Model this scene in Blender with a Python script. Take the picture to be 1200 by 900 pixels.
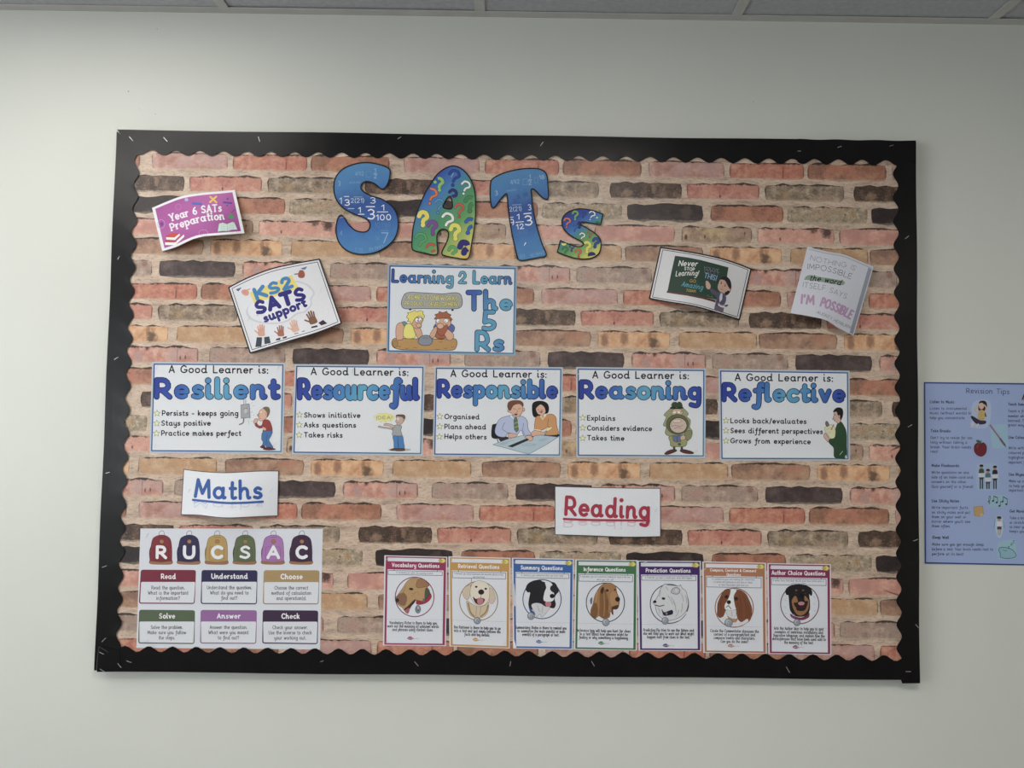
import bpy, math, random
from mathutils import Vector, Matrix
from mathutils.geometry import tessellate_polygon

for o in list(bpy.data.objects):
    bpy.data.objects.remove(o, do_unlink=True)
SC = bpy.context.scene
COL = SC.collection

# ------------------------------------------------------------------ camera
F_PX = 900.0                      # focal length in pixels of the 1200 x 900 frame
BOARD_Z = 1.62                    # height of the board's centre above the floor
BOARD_D = 0.026                   # board front stands this far off the wall
PITCH, ROLL, YAW = math.radians(2.73), math.radians(0.87), math.radians(0.04)
CAM = Vector((0.002, -1.749 - BOARD_D, BOARD_Z - 0.043))
_f = Vector((-math.sin(YAW) * math.cos(PITCH), math.cos(YAW) * math.cos(PITCH), math.sin(PITCH)))
_r = Vector((math.cos(YAW), math.sin(YAW), 0))
_u = _r.cross(_f)
RIGHT = _r * math.cos(ROLL) + _u * math.sin(ROLL)
UP = -_r * math.sin(ROLL) + _u * math.cos(ROLL)
FWD = _f
cam_data = bpy.data.cameras.new('camera')
cam_data.sensor_fit = 'HORIZONTAL'
cam_data.sensor_width = 36.0
cam_data.lens = F_PX / 1200.0 * 36.0
cam_data.clip_start = 0.02
cam = bpy.data.objects.new('camera', cam_data)
COL.objects.link(cam)
m = Matrix((RIGHT, UP, -FWD)).transposed().to_4x4()
m.translation = CAM
cam.matrix_world = m
SC.camera = cam

# ------------------------------------------------------------------ world, exposure, light strengths
SC.view_settings.view_transform = 'Standard'
SC.view_settings.look = 'None'
SC.view_settings.exposure = 0.0
SC.view_settings.gamma = 1.0
SC.view_settings.use_curve_mapping = False
W = bpy.data.worlds.new('world')
SC.world = W
W.use_nodes = True
W.node_tree.nodes['Background'].inputs[0].default_value = (0.80, 0.86, 0.92, 1)
W.node_tree.nodes['Background'].inputs[1].default_value = 0.3
PANEL_STRENGTH = 30.0
PANELS = [(-2, 1, 0.155), (-3, 2, 0.345), (0, 3, 0.90), (3, 5, 0.25)]       # ceiling grid cells (column, row) that hold a light panel, relative strength

# added cool fill light, set at a made-up window of the left wall
WIN_X, WIN_Y, WIN_Z, WIN_W, WIN_H = -3.06, -2.6, 1.5, 2.4, 1.3
sun = bpy.data.lights.new('added_fill_light', 'AREA')
sun.shape = 'RECTANGLE'; sun.size = WIN_W; sun.size_y = WIN_H; sun.energy = 57.0
sun.color = (0.90, 0.96, 1.0)
fill_lamp_o = bpy.data.objects.new('added_fill_light', sun)
COL.objects.link(fill_lamp_o)
fill_lamp_o.location = (WIN_X, WIN_Y, WIN_Z); fill_lamp_o.rotation_euler = (math.pi / 2, 0, -math.pi / 2)

# ------------------------------------------------------------------ pixels of the photograph -> points of the place
def at(px, py, d):
    """Point seen at a pixel on the plane that stands d metres off the wall."""
    v = FWD + RIGHT * ((px - 600.0) / F_PX) + UP * ((450.0 - py) / F_PX)
    t = (-d - CAM.y) / v.y
    return CAM + v * t

# ------------------------------------------------------------------ materials
def lin(h, sat=1.0):
    """Linear colour of a printed sRGB colour: '#rrggbb' or three numbers 0..255."""
    if isinstance(h, str):
        h = h.lstrip('#')
        if len(h) == 3: h = ''.join(c + c for c in h)
        h = [int(h[i:i + 2], 16) for i in (0, 2, 4)]
    r = []
    for c in h:
        c = c / 255.0
        r.append(c / 12.92 if c <= 0.04045 else ((c + 0.055) / 1.055) ** 2.4)
    g = 0.2126 * r[0] + 0.7152 * r[1] + 0.0722 * r[2]
    r = [g + (c - g) * sat for c in r]
    return (r[0], r[1], r[2], 1.0)

MATS = {}
INK_SAT = 0.81                    # office printer on plain paper: slightly dull inks

def new_mat(name):
    mt = bpy.data.materials.new(name)
    mt.use_nodes = True
    nt = mt.node_tree
    b = nt.nodes['Principled BSDF']
    return mt, nt, b

def ink(hexc, rough=0.5, spec=0.3):
    """Printed colour: flat ink with a faint mottling of the paper."""
    key = (hexc, rough, spec)
    if key in MATS:
        return MATS[key]
    mt, nt, b = new_mat('ink_' + hexc.lstrip('#'))
    tc = nt.nodes.new('ShaderNodeTexCoord')
    nz = nt.nodes.new('ShaderNodeTexNoise')
    nz.inputs['Scale'].default_value = 260.0
    nt.links.new(tc.outputs['Object'], nz.inputs['Vector'])
    mx = nt.nodes.new('ShaderNodeMix')
    mx.data_type = 'RGBA'
    c = lin(hexc, INK_SAT)
    mx.inputs[6].default_value = tuple(x * 0.95 for x in c[:3]) + (1,)
    mx.inputs[7].default_value = tuple(min(1, x * 1.05) for x in c[:3]) + (1,)
    nt.links.new(nz.outputs['Fac'], mx.inputs[0])
    nt.links.new(mx.outputs[2], b.inputs['Base Color'])
    b.inputs['Roughness'].default_value = rough
    b.inputs['Specular IOR Level'].default_value = spec
    MATS[key] = mt
    return mt

def ramp_ink(name, stops, du=1.0, dv=0.0, off=0.0, noise=0.0, nscale=6.0, rough=0.5):
    """Printed colour gradient across a sheet (u to the right, v downwards)."""
    if name in MATS:
        return MATS[name]
    mt, nt, b = new_mat(name)
    uv = nt.nodes.new('ShaderNodeUVMap')
    uv.uv_map = 'UVMap'
    dot = nt.nodes.new('ShaderNodeVectorMath')
    dot.operation = 'DOT_PRODUCT'
    dot.inputs[1].default_value = (du, dv, 0)
    nt.links.new(uv.outputs[0], dot.inputs[0])
    add = nt.nodes.new('ShaderNodeMath')
    add.operation = 'ADD'
    nt.links.new(dot.outputs['Value'], add.inputs[0])
    add.inputs[1].default_value = off
    last = add.outputs[0]
    if noise:
        nz = nt.nodes.new('ShaderNodeTexNoise')
        nz.inputs['Scale'].default_value = nscale
        nt.links.new(uv.outputs[0], nz.inputs['Vector'])
        ma = nt.nodes.new('ShaderNodeMath')
        ma.operation = 'MULTIPLY_ADD'
        nt.links.new(nz.outputs['Fac'], ma.inputs[0])
        ma.inputs[1].default_value = noise
        nt.links.new(last, ma.inputs[2])
        last = ma.outputs[0]
    rp = nt.nodes.new('ShaderNodeValToRGB')
    el = rp.color_ramp.elements
    while len(el) < len(stops):
        el.new(0.5)
    for e, (p, c) in zip(el, stops):
        e.position = p
        e.color = lin(c, INK_SAT)
    nt.links.new(last, rp.inputs[0])
    nt.links.new(rp.outputs[0], b.inputs['Base Color'])
    b.inputs['Roughness'].default_value = rough
    b.inputs['Specular IOR Level'].default_value = 0.3
    MATS[name] = mt
    return mt

def surf(name, c1, c2, scale, rough=0.6, spec=0.3, bump=0.0, bscale=200.0, detail=3.0):
    """Plain surface with slow colour variation and a fine bump."""
    if name in MATS:
        return MATS[name]
    mt, nt, b = new_mat(name)
    tc = nt.nodes.new('ShaderNodeTexCoord')
    nz = nt.nodes.new('ShaderNodeTexNoise')
    nz.inputs['Scale'].default_value = scale
    nz.inputs['Detail'].default_value = detail
    nt.links.new(tc.outputs['Object'], nz.inputs['Vector'])
    rp = nt.nodes.new('ShaderNodeValToRGB')
    rp.color_ramp.elements[0].position = 0.35
    rp.color_ramp.elements[1].position = 0.65
    rp.color_ramp.elements[0].color = lin(c1)
    rp.color_ramp.elements[1].color = lin(c2)
    nt.links.new(nz.outputs['Fac'], rp.inputs[0])
    nt.links.new(rp.outputs[0], b.inputs['Base Color'])
    b.inputs['Roughness'].default_value = rough
    b.inputs['Specular IOR Level'].default_value = spec
    if bump:
        n2 = nt.nodes.new('ShaderNodeTexNoise')
        n2.inputs['Scale'].default_value = bscale
        n2.inputs['Detail'].default_value = 2.0
        nt.links.new(tc.outputs['Object'], n2.inputs['Vector'])
        bp = nt.nodes.new('ShaderNodeBump')
        bp.inputs['Strength'].default_value = bump
        bp.inputs['Distance'].default_value = 0.001
        nt.links.new(n2.outputs['Fac'], bp.inputs['Height'])
        nt.links.new(bp.outputs[0], b.inputs['Normal'])
    MATS[name] = mt
    return mt

# ------------------------------------------------------------------ objects
def tag(o, label=None, cat=None, group=None, kind=None):
    if label: o['label'] = label
    if cat: o['category'] = cat
    if group: o['group'] = group
    if kind: o['kind'] = kind
    return o

def mesh_obj(name, verts, faces, mats, parent=None, midx=None, uvs=None, origin=None, smooth=False):
    me = bpy.data.meshes.new(name)
    og = Vector(origin) if origin is not None else Vector((0, 0, 0))
    me.from_pydata([tuple(Vector(v) - og) for v in verts], [], faces)
    for mt in (mats if isinstance(mats, (list, tuple)) else [mats]):
        me.materials.append(mt)
    if midx:
        me.polygons.foreach_set('material_index', midx)
    if uvs:
        ul = me.uv_layers.new(name='UVMap')
        flat = []
        for p in me.polygons:
            for vi in p.vertices:
                flat.extend(uvs[vi])
        ul.data.foreach_set('uv', flat)
    if smooth:
        me.polygons.foreach_set('use_smooth', [True] * len(me.polygons))
    me.update()
    o = bpy.data.objects.new(name, me)
    COL.objects.link(o)
    if parent is not None:
        o.parent = parent
    else:
        o.location = og
    return o

def empty(name, loc):
    o = bpy.data.objects.new(name, None)
    o.empty_display_size = 0.02
    COL.objects.link(o)
    o.location = loc
    return o

def box_geo(x0, x1, y0, y1, z0, z1):
    v = [(x, y, z) for x in (x0, x1) for y in (y0, y1) for z in (z0, z1)]
    f = [(0, 1, 3, 2), (4, 6, 7, 5), (0, 4, 5, 1), (2, 3, 7, 6), (0, 2, 6, 4), (1, 5, 7, 3)]
    return v, f

def box(name, x0, x1, y0, y1, z0, z1, mat, parent=None, origin=None):
    v, f = box_geo(x0, x1, y0, y1, z0, z1)
    return mesh_obj(name, v, f, mat, parent, origin=origin)

# ------------------------------------------------------------------ curves in picture coordinates
def catmull(pts, closed=False, n=6):
    """Smooth curve; a point (x, y, 1) is a sharp corner."""
    P = [(p[0], p[1]) for p in pts]
    sharp = [len(p) > 2 and p[2] for p in pts]
    N = len(P)
    out = []
    rng = range(N if closed else N - 1)
    for i in rng:
        p1, p2 = P[i], P[(i + 1) % N]
        p0 = P[(i - 1) % N] if (closed or i > 0) else p1
        p3 = P[(i + 2) % N] if (closed or i < N - 2) else p2
        if sharp[i]: p0 = p1
        if sharp[(i + 1) % N]: p3 = p2
        for k in range(n):
            t = k / n
            t2, t3 = t * t, t * t * t
            out.append(tuple(0.5 * (2 * p1[a] + (p2[a] - p0[a]) * t + (2 * p0[a] - 5 * p1[a] + 4 * p2[a] - p3[a]) * t2
                                    + (3 * p1[a] - p0[a] - 3 * p2[a] + p3[a]) * t3) for a in (0, 1)))
    if not closed:
        out.append(P[-1])
    return out

def arc(cx, cy, rx, ry, a0, a1, n=None):
    n = n or max(4, int(abs(a1 - a0) / 24))
    return [(cx + rx * math.cos(math.radians(a0 + (a1 - a0) * i / n)), cy + ry * math.sin(math.radians(a0 + (a1 - a0) * i / n))) for i in range(n + 1)]

# ------------------------------------------------------------------ handwriting: every glyph is a set of pen strokes (x-height 1, y up)
def S_(*p): return catmull(p, False, 4)
def L_(*p): return list(p)
RING = arc(.4, .5, .4, .5, 0, 360, 16)
TAIL = S_((.8, 1), (.8, .25), (.87, .03), (1.0, .06))
GL = {
 'a': (1.0, [RING, TAIL]),
 'b': (.8, [L_((0, 1.5), (0, 0)), RING]),
 'c': (.72, [arc(.42, .5, .42, .5, 48, 312)]),
 'd': (1.0, [RING, S_((.8, 1.5), (.8, .25), (.87, .03), (1.0, .06))]),
 'e': (.8, [L_((.03, .5)) + arc(.41, .5, .4, .5, 0, 312)]),
 'f': (.6, [S_((.78, 1.4), (.58, 1.5), (.4, 1.25), (.36, -.2), (.2, -.52), (-.05, -.48)), L_((.05, 1), (.7, 1))]),
 'g': (.8, [RING, S_((.8, 1), (.8, -.25), (.58, -.55), (.1, -.48))]),
 'h': (.85, [L_((0, 1.5), (0, 0)), S_((0, .55), (.18, .9), (.45, 1), (.66, .78), (.68, .25), (.75, .03), (.87, .06))]),
 'i': (.2, [S_((0, 1), (0, .25), (.07, .03), (.2, .06)), 'dot', (0, 1.42)]),
 'j': (.2, [S_((.2, 1), (.2, -.3), (.05, -.55), (-.15, -.45)), 'dot', (.2, 1.42)]),
 'k': (.65, [L_((0, 1.5), (0, 0)), L_((.58, 1), (.05, .48)), L_((.2, .6), (.65, 0))]),
 'l': (.2, [S_((0, 1.5), (0, .25), (.07, .03), (.2, .06))]),
 'm': (1.2, [L_((0, 1), (0, 0)), S_((0, .55), (.13, .9), (.33, 1), (.5, .75), (.5, 0)), S_((.5, .55), (.63, .9), (.83, 1), (1, .75), (1, .25), (1.07, .03), (1.2, .06))]),
 'n': (.85, [L_((0, 1), (0, 0)), S_((0, .55), (.18, .9), (.45, 1), (.66, .78), (.68, .25), (.75, .03), (.87, .06))]),
 'o': (.84, [arc(.42, .5, .42, .5, 0, 360, 16)]),
 'p': (.8, [L_((0, 1), (0, -.55)), RING]),
 'q': (.8, [RING, L_((.8, 1), (.8, -.55))]),
 'r': (.5, [L_((0, 1), (0, 0)), S_((0, .55), (.16, .9), (.36, 1), (.5, .95))]),
 's': (.6, [S_((.58, .88), (.33, 1), (.08, .82), (.15, .58), (.48, .45), (.6, .2), (.33, 0), (0, .1))]),
 't': (.5, [S_((.2, 1.38), (.2, .25), (.3, .02), (.52, .08)), L_((0, 1), (.5, 1))]),
 'u': (.85, [S_((0, 1), (0, .3), (.2, 0), (.5, .1), (.68, .45)), S_((.68, 1), (.68, .25), (.75, .03), (.87, .06))]),
 'v': (.7, [L_((0, 1), (.35, 0), (.7, 1))]),
 'w': (1.1, [L_((0, 1), (.28, 0), (.55, .85), (.82, 0), (1.1, 1))]),
 'x': (.65, [L_((0, 1), (.65, 0)), L_((.65, 1), (0, 0))]),
 'y': (.7, [S_((0, 1), (0, .35), (.2, .05), (.5, .12), (.7, .45)), S_((.7, 1), (.7, -.25), (.5, -.55), (.05, -.48))]),
 'z': (.62, [L_((0, 1), (.6, 1), (0, 0), (.62, 0))]),
 'A': (1.0, [L_((0, 0), (.5, 1.45), (1, 0)), L_((.17, .48), (.83, .48))]),
 'B': (.88, [L_((0, 0), (0, 1.45), (.4, 1.45)) + arc(.4, 1.1, .36, .35, 90, -90) + [(0, .75)], L_((0, .75), (.45, .75)) + arc(.45, .375, .42, .375, 90, -90) + [(0, 0)]]),
 'C': (1.05, [arc(.62, .725, .62, .725, 46, 314)]),
 'D': (1.0, [L_((0, 0), (0, 1.45), (.32, 1.45)) + arc(.32, .725, .68, .725, 90, -90) + [(0, 0)]]),
 'E': (.78, [L_((.76, 1.45), (0, 1.45), (0, 0), (.78, 0)), L_((0, .76), (.66, .76))]),
 'F': (.75, [L_((.75, 1.45), (0, 1.45), (0, 0)), L_((0, .74), (.64, .74))]),
 'G': (1.2, [arc(.62, .725, .62, .725, 46, 350) + [(1.2, .66), (.72, .66)]]),
 'H': (.98, [L_((0, 1.45), (0, 0)), L_((.98, 1.45), (.98, 0)), L_((0, .74), (.98, .74))]),
 'I': (0.0, [L_((0, 1.45), (0, 0))]),
 'J': (.6, [S_((.6, 1.45), (.6, .35), (.35, 0), (0, .2))]),
 'K': (.9, [L_((0, 1.45), (0, 0)), L_((.85, 1.45), (.05, .7)), L_((.25, .88), (.9, 0))]),
 'L': (.75, [L_((0, 1.45), (0, 0), (.75, 0))]),
 'M': (1.25, [L_((0, 0), (.15, 1.45), (.62, .35), (1.1, 1.45), (1.25, 0))]),
 'N': (1.0, [L_((0, 0), (0, 1.45), (1, 0), (1, 1.45))]),
 'O': (1.3, [arc(.65, .725, .65, .725, 0, 360, 20)]),
 'P': (.85, [L_((0, 0), (0, 1.45), (.42, 1.45)) + arc(.42, 1.05, .42, .4, 90, -90) + [(0, .65)]]),
 'Q': (1.3, [arc(.65, .725, .65, .725, 0, 360, 20), L_((.8, .4), (1.25, -.1))]),
 'R': (.95, [L_((0, 0), (0, 1.45), (.42, 1.45)) + arc(.42, 1.05, .42, .4, 90, -90) + [(0, .65)], L_((.38, .65), (.95, 0))]),
 'S': (.85, [S_((.8, 1.25), (.48, 1.45), (.1, 1.2), (.2, .86), (.66, .62), (.82, .3), (.5, 0), (0, .15))]),
 'T': (1.0, [L_((0, 1.45), (1, 1.45)), L_((.5, 1.45), (.5, 0))]),
 'U': (1.0, [S_((0, 1.45), (0, .5), (.2, .08), (.5, 0), (.8, .08), (1, .5), (1, 1.45))]),
 'V': (1.0, [L_((0, 1.45), (.5, 0), (1, 1.45))]),
 'W': (1.5, [L_((0, 1.45), (.38, 0), (.75, 1.2), (1.12, 0), (1.5, 1.45))]),
 'X': (.95, [L_((0, 1.45), (.95, 0)), L_((.95, 1.45), (0, 0))]),
 'Y': (.95, [L_((0, 1.45), (.48, .7), (.95, 1.45)), L_((.48, .7), (.48, 0))]),
 'Z': (.9, [L_((0, 1.45), (.88, 1.45), (0, 0), (.9, 0))]),
 '0': (.8, [arc(.4, .725, .4, .725, 0, 360, 16)]),
 '1': (.3, [L_((0, 1.15), (.3, 1.45), (.3, 0))]),
 '2': (.8, [S_((.02, 1.1), (.2, 1.42), (.58, 1.4), (.72, 1.05), (.45, .6), (0, 0, 1)) + [(.8, 0)]]),
 '3': (.75, [S_((.03, 1.3), (.35, 1.45), (.68, 1.2), (.55, .85), (.28, .76, 1)), S_((.28, .76), (.6, .7), (.75, .38), (.45, 0), (0, .12))]),
 '4': (.8, [L_((.6, 0), (.6, 1.45), (0, .45), (.82, .45))]),
 '5': (.78, [L_((.7, 1.45), (.12, 1.45), (.06, .8)) + S_((.06, .8), (.4, .92), (.74, .68), (.7, .22), (.35, 0), (0, .1))]),
 '6': (.8, [S_((.68, 1.45), (.3, 1.2), (.03, .7), (.05, .3), (.4, 0), (.75, .25), (.72, .68), (.4, .85), (.06, .55))]),
 '7': (.75, [L_((0, 1.45), (.75, 1.45), (.25, 0))]),
 '8': (.76, [arc(.38, 1.1, .32, .35, 0, 360, 14), arc(.38, .38, .38, .38, 0, 360, 14)]),
 '9': (.78, [arc(.38, 1.02, .38, .42, 0, 360, 14), S_((.76, 1.05), (.74, .5), (.5, 0))]),
 '.': (0.05, ['dot', (0, 0)]), ',': (.05, [L_((.06, .05), (-.04, -.22))]),
 ':': (.05, ['dot', (0, 0), 'dot', (0, .8)]), '!': (.05, [L_((.02, 1.45), (0, .42)), 'dot', (0, 0)]),
 "'": (0, [L_((.03, 1.45), (-.02, 1.15))]), '-': (.5, [L_((0, .55), (.5, .55))]),
 '/': (.5, [L_((0, -.15), (.5, 1.5))]), '(': (.25, [S_((.25, 1.5), (0, .65), (.25, -.2))]), ')': (.25, [S_((0, 1.5), (.25, .65), (0, -.2))]),
 '?': (.7, [S_((.02, 1.12), (.2, 1.43), (.55, 1.38), (.68, 1.02), (.42, .72), (.34, .4)), 'dot', (.34, 0)]),
 '+': (.6, [L_((0, .6), (.6, .6)), L_((.3, .9), (.3, .3))]),
 '&': (1.0, [S_((1, 0), (.4, .8), (.3, 1.2), (.5, 1.42), (.68, 1.15), (.2, .7), (.05, .35), (.35, 0), (.75, .2), (.95, .6))]),
}

WK = {'e': .78, 's': .82, 'a': .86, 'g': .9, 'S': .78, '2': .86, '5': .88, 'A': .9, 'R': .92, 'K': .95}     # bold letters that need thinner strokes to keep their counters

# ------------------------------------------------------------------ flat drawing collected in picture coordinates
class Art:
    """Shapes drawn in pixels of the photograph (through the zoom window z), later laid on a sheet."""
    def __init__(s, z=(0, 0, 1)):
        s.z = z
        s.v, s.f, s.m, s.mats, s.k = [], [], [], [], 0
    def T(s, p):
        return (s.z[0] + p[0] / s.z[2], s.z[1] + p[1] / s.z[2])
    def mi(s, mat):
        if isinstance(mat, str): mat = ink(mat)
        if mat not in s.mats: s.mats.append(mat)
        return s.mats.index(mat)
    def raw(s, pts, faces, mat):
        b = len(s.v)
        s.k += 0.1          # overlapping strokes never share a plane
        s.v += [(x, y, s.k) for x, y in pts]
        i = s.mi(mat)
        for f in faces:
            s.f.append(tuple(b + a for a in f)); s.m.append(i)
    # filled shapes (points in zoom coordinates)
    def fill(s, pts, mat, smooth=True, n=5, holes=(), line=None, lw=0.5):
        s.k += 1
        loops = [pts] + list(holes)
        loops = [[s.T(p) for p in (catmull(q, True, n) if smooth else q)] for q in loops]
        tris = tessellate_polygon([[Vector((x, y, 0)) for x, y in q] for q in loops])
        s.raw([p for q in loops for p in q], tris, mat)
        if line:
            for q in loops: s._stroke(q + [q[0]], lw, line)
        return s
    def poly(s, pts, mat, **k):
        return s.fill(pts, mat, smooth=False, **k)
    def oval(s, cx, cy, rx, ry, mat, rot=0, n=18, line=None, lw=0.5):
        c, d = math.cos(math.radians(rot)), math.sin(math.radians(rot))
        p = [(cx + rx * math.cos(t) * c - ry * math.sin(t) * d, cy + rx * math.cos(t) * d + ry * math.sin(t) * c) for t in [2 * math.pi * i / n for i in range(n)]]
        return s.fill(p, mat, smooth=False, line=line, lw=lw)
    def ring(s, cx, cy, rx, ry, lw, mat, n=40):
        s.k += 1
        p = [s.T((cx + rx * math.cos(2 * math.pi * i / n), cy + ry * math.sin(2 * math.pi * i / n))) for i in range(n + 1)]
        s._stroke(p, lw, mat)
        return s
    def rect(s, x0, y0, x1, y1, mat, **k):
        return s.poly([(x0, y0), (x1, y0), (x1, y1), (x0, y1)], mat, **k)
    def rrect(s, q, r, mat, line=None, lw=0.5):
        """Rounded quadrilateral q = four corners in zoom coordinates."""
        out = []
        for i in range(4):
            p, a, b = Vector(q[i]), Vector(q[i - 1]), Vector(q[(i + 1) % 4])
            da, db = (a - p).normalized() * r, (b - p).normalized() * r
            for t in (0, .25, .5, .75, 1):
                out.append(tuple(p + da * (1 - t) ** 2 + db * t * t))
        if mat: s.fill(out, mat, smooth=False, line=line, lw=lw)
        else: s.line(out + [out[0]], lw, line, smooth=False)
        return s
    # pen strokes; width lw in photo pixels
    def line(s, pts, lw, mat, smooth=True, n=5, cap=True):
        s.k += 1
        q = catmull(pts, False, n) if smooth and len(pts) > 2 else pts
        s._stroke([s.T(p) for p in q], lw, mat, cap)
        return s
    def disc(s, c, r, mat, n=10):
        s.raw([(c[0] + r * math.cos(2 * math.pi * i / n), c[1] + r * math.sin(2 * math.pi * i / n)) for i in range(n)], [tuple(range(n))], mat)
    def _stroke(s, pts, lw, mat, cap=True):
        h = lw / 2
        q = [pts[0]]
        for p in pts[1:]:
            if math.hypot(p[0] - q[-1][0], p[1] - q[-1][1]) > 1e-4: q.append(p)
        if len(q) < 2:
            s.disc(q[0], h, mat); return
        runs, cur = [], [q[0]]
        for i in range(1, len(q)):
            cur.append(q[i])
            if i < len(q) - 1:
                a = Vector((q[i][0] - q[i - 1][0], q[i][1] - q[i - 1][1])); b = Vector((q[i + 1][0] - q[i][0], q[i + 1][1] - q[i][1]))
                if a.angle(b) > 0.75:
                    runs.append(cur); cur = [q[i]]; s.disc(q[i], h, mat, 8 if lw < 1.5 else 14)
        runs.append(cur)
        for run in runs:
            V, N = [], len(run)
            for i in range(N):
                a, b = run[max(0, i - 1)], run[min(N - 1, i + 1)]
                t = Vector((b[0] - a[0], b[1] - a[1])).normalized()
                w = h
                if 0 < i < N - 1:
                    d = Vector((run[i][0] - a[0], run[i][1] - a[1])).normalized()
                    w = h / max(0.7, d.dot(t))
                V += [(run[i][0] - t.y * w, run[i][1] + t.x * w), (run[i][0] + t.y * w, run[i][1] - t.x * w)]
            s.raw(V, [(2 * i, 2 * i + 1, 2 * i + 3, 2 * i + 2) for i in range(N - 1)], mat)
        if cap and lw > 0.45:
            n = 6 if lw < 1 else (10 if lw < 3 else 18)
            s.disc(q[0], h, mat, n); s.disc(q[-1], h, mat, n)
    def text(s, txt, base, xh, mat, w=0.2, track=0.0, slant=0.0, outline=None, ow=0.0, serif=0.0, capk=1.0, fit=True, word=0.9):
        """Write txt along the baseline (zoom coordinates, two or more points); xh = x-height in zoom pixels."""
        z = s.z[2]
        B = [s.T(p) for p in base]
        if len(B) > 2: B = catmull(B, False, 6)
        xh = xh / z
        seg = [0.0]
        for a, b in zip(B, B[1:]): seg.append(seg[-1] + math.hypot(b[0] - a[0], b[1] - a[1]))
        x, items = 0.0, []
        for ch in txt:
            if ch == ' ': x += word + track; continue
            adv, st = GL[ch]
            items.append((x, st, WK.get(ch, 1.0) if w > .25 else 1.0)); x += adv + 0.27 + w * 0.72 + track
        tot = x - (0.27 + w * 0.72 + track)
        sx = (seg[-1] - w * xh) / max(tot, 1e-3) if fit else xh
        def loc(gx, gy):
            if gy > 1: g = 1 - w / 2 + (gy - 1) * capk
            elif gy >= 0: g = w / 2 + gy * (1 - w)
            else: g = w / 2 + gy
            d = w * xh / 2 + gx * sx + slant * g * xh
            i = 0
            while i < len(seg) - 2 and d > seg[i + 1]: i += 1
            t = (d - seg[i]) / max(1e-6, seg[i + 1] - seg[i])
            a, b = B[i], B[i + 1]
            L = max(1e-6, seg[i + 1] - seg[i])
            tx, ty = (b[0] - a[0]) / L, (b[1] - a[1]) / L
            return (a[0] + (b[0] - a[0]) * t + ty * g * xh, a[1] + (b[1] - a[1]) * t - tx * g * xh)
        passes = ([(outline, w * xh + 2 * ow)] if outline else []) + [(mat, w * xh)]
        s.k += 1
        for x0, st, wk in items:                      # glyph by glyph, so that every letter keeps its own outline
            for mt, lw in passes:
                lw -= w * xh * (1 - wk)
                i = 0
                while i < len(st):
                    if isinstance(st[i], str):
                        p = st[i + 1]; i += 2
                        s.disc(loc(x0 + p[0], p[1]), lw * (0.62 if w < .3 else .55), mt, 8 if lw < 2 else 18)
                        continue
                    s._stroke([loc(x0 + p[0], p[1]) for p in st[i]], lw, mt)
                    if serif:
                        for e, e2 in ((st[i][0], st[i][1]), (st[i][-1], st[i][-2])):
                            if abs(e2[1] - e[1]) > 1.2 * abs(e2[0] - e[0]):
                                s._stroke([loc(x0 + e[0] - serif, e[1]), loc(x0 + e[0] + serif, e[1])], lw * 0.8, mt)
                    i += 1
        return s

# ------------------------------------------------------------------ sheets of paper
STEP = 0.00002
STEEL = None

class Each:
    """Draws like Art, but every call becomes a part of its own on the sheet."""
    def __init__(s, sheet, name, level, z, after=None):
        s.sheet, s.name, s.level, s.zz, s.after, s.n = sheet, name, level, z, after, 0
    def __getattr__(s, fn):
        def call(*a, **k):
            A = Art(s.zz); A.k = s.n; s.n += 0.5
            if fn == 'qmark': qmark(A, *a, **k)
            else: getattr(A, fn)(*a, **k)
            if s.after: s.after(A)
            if A.f: s.sheet.lay(s.name, A, s.level)
            return s
        return call

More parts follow.
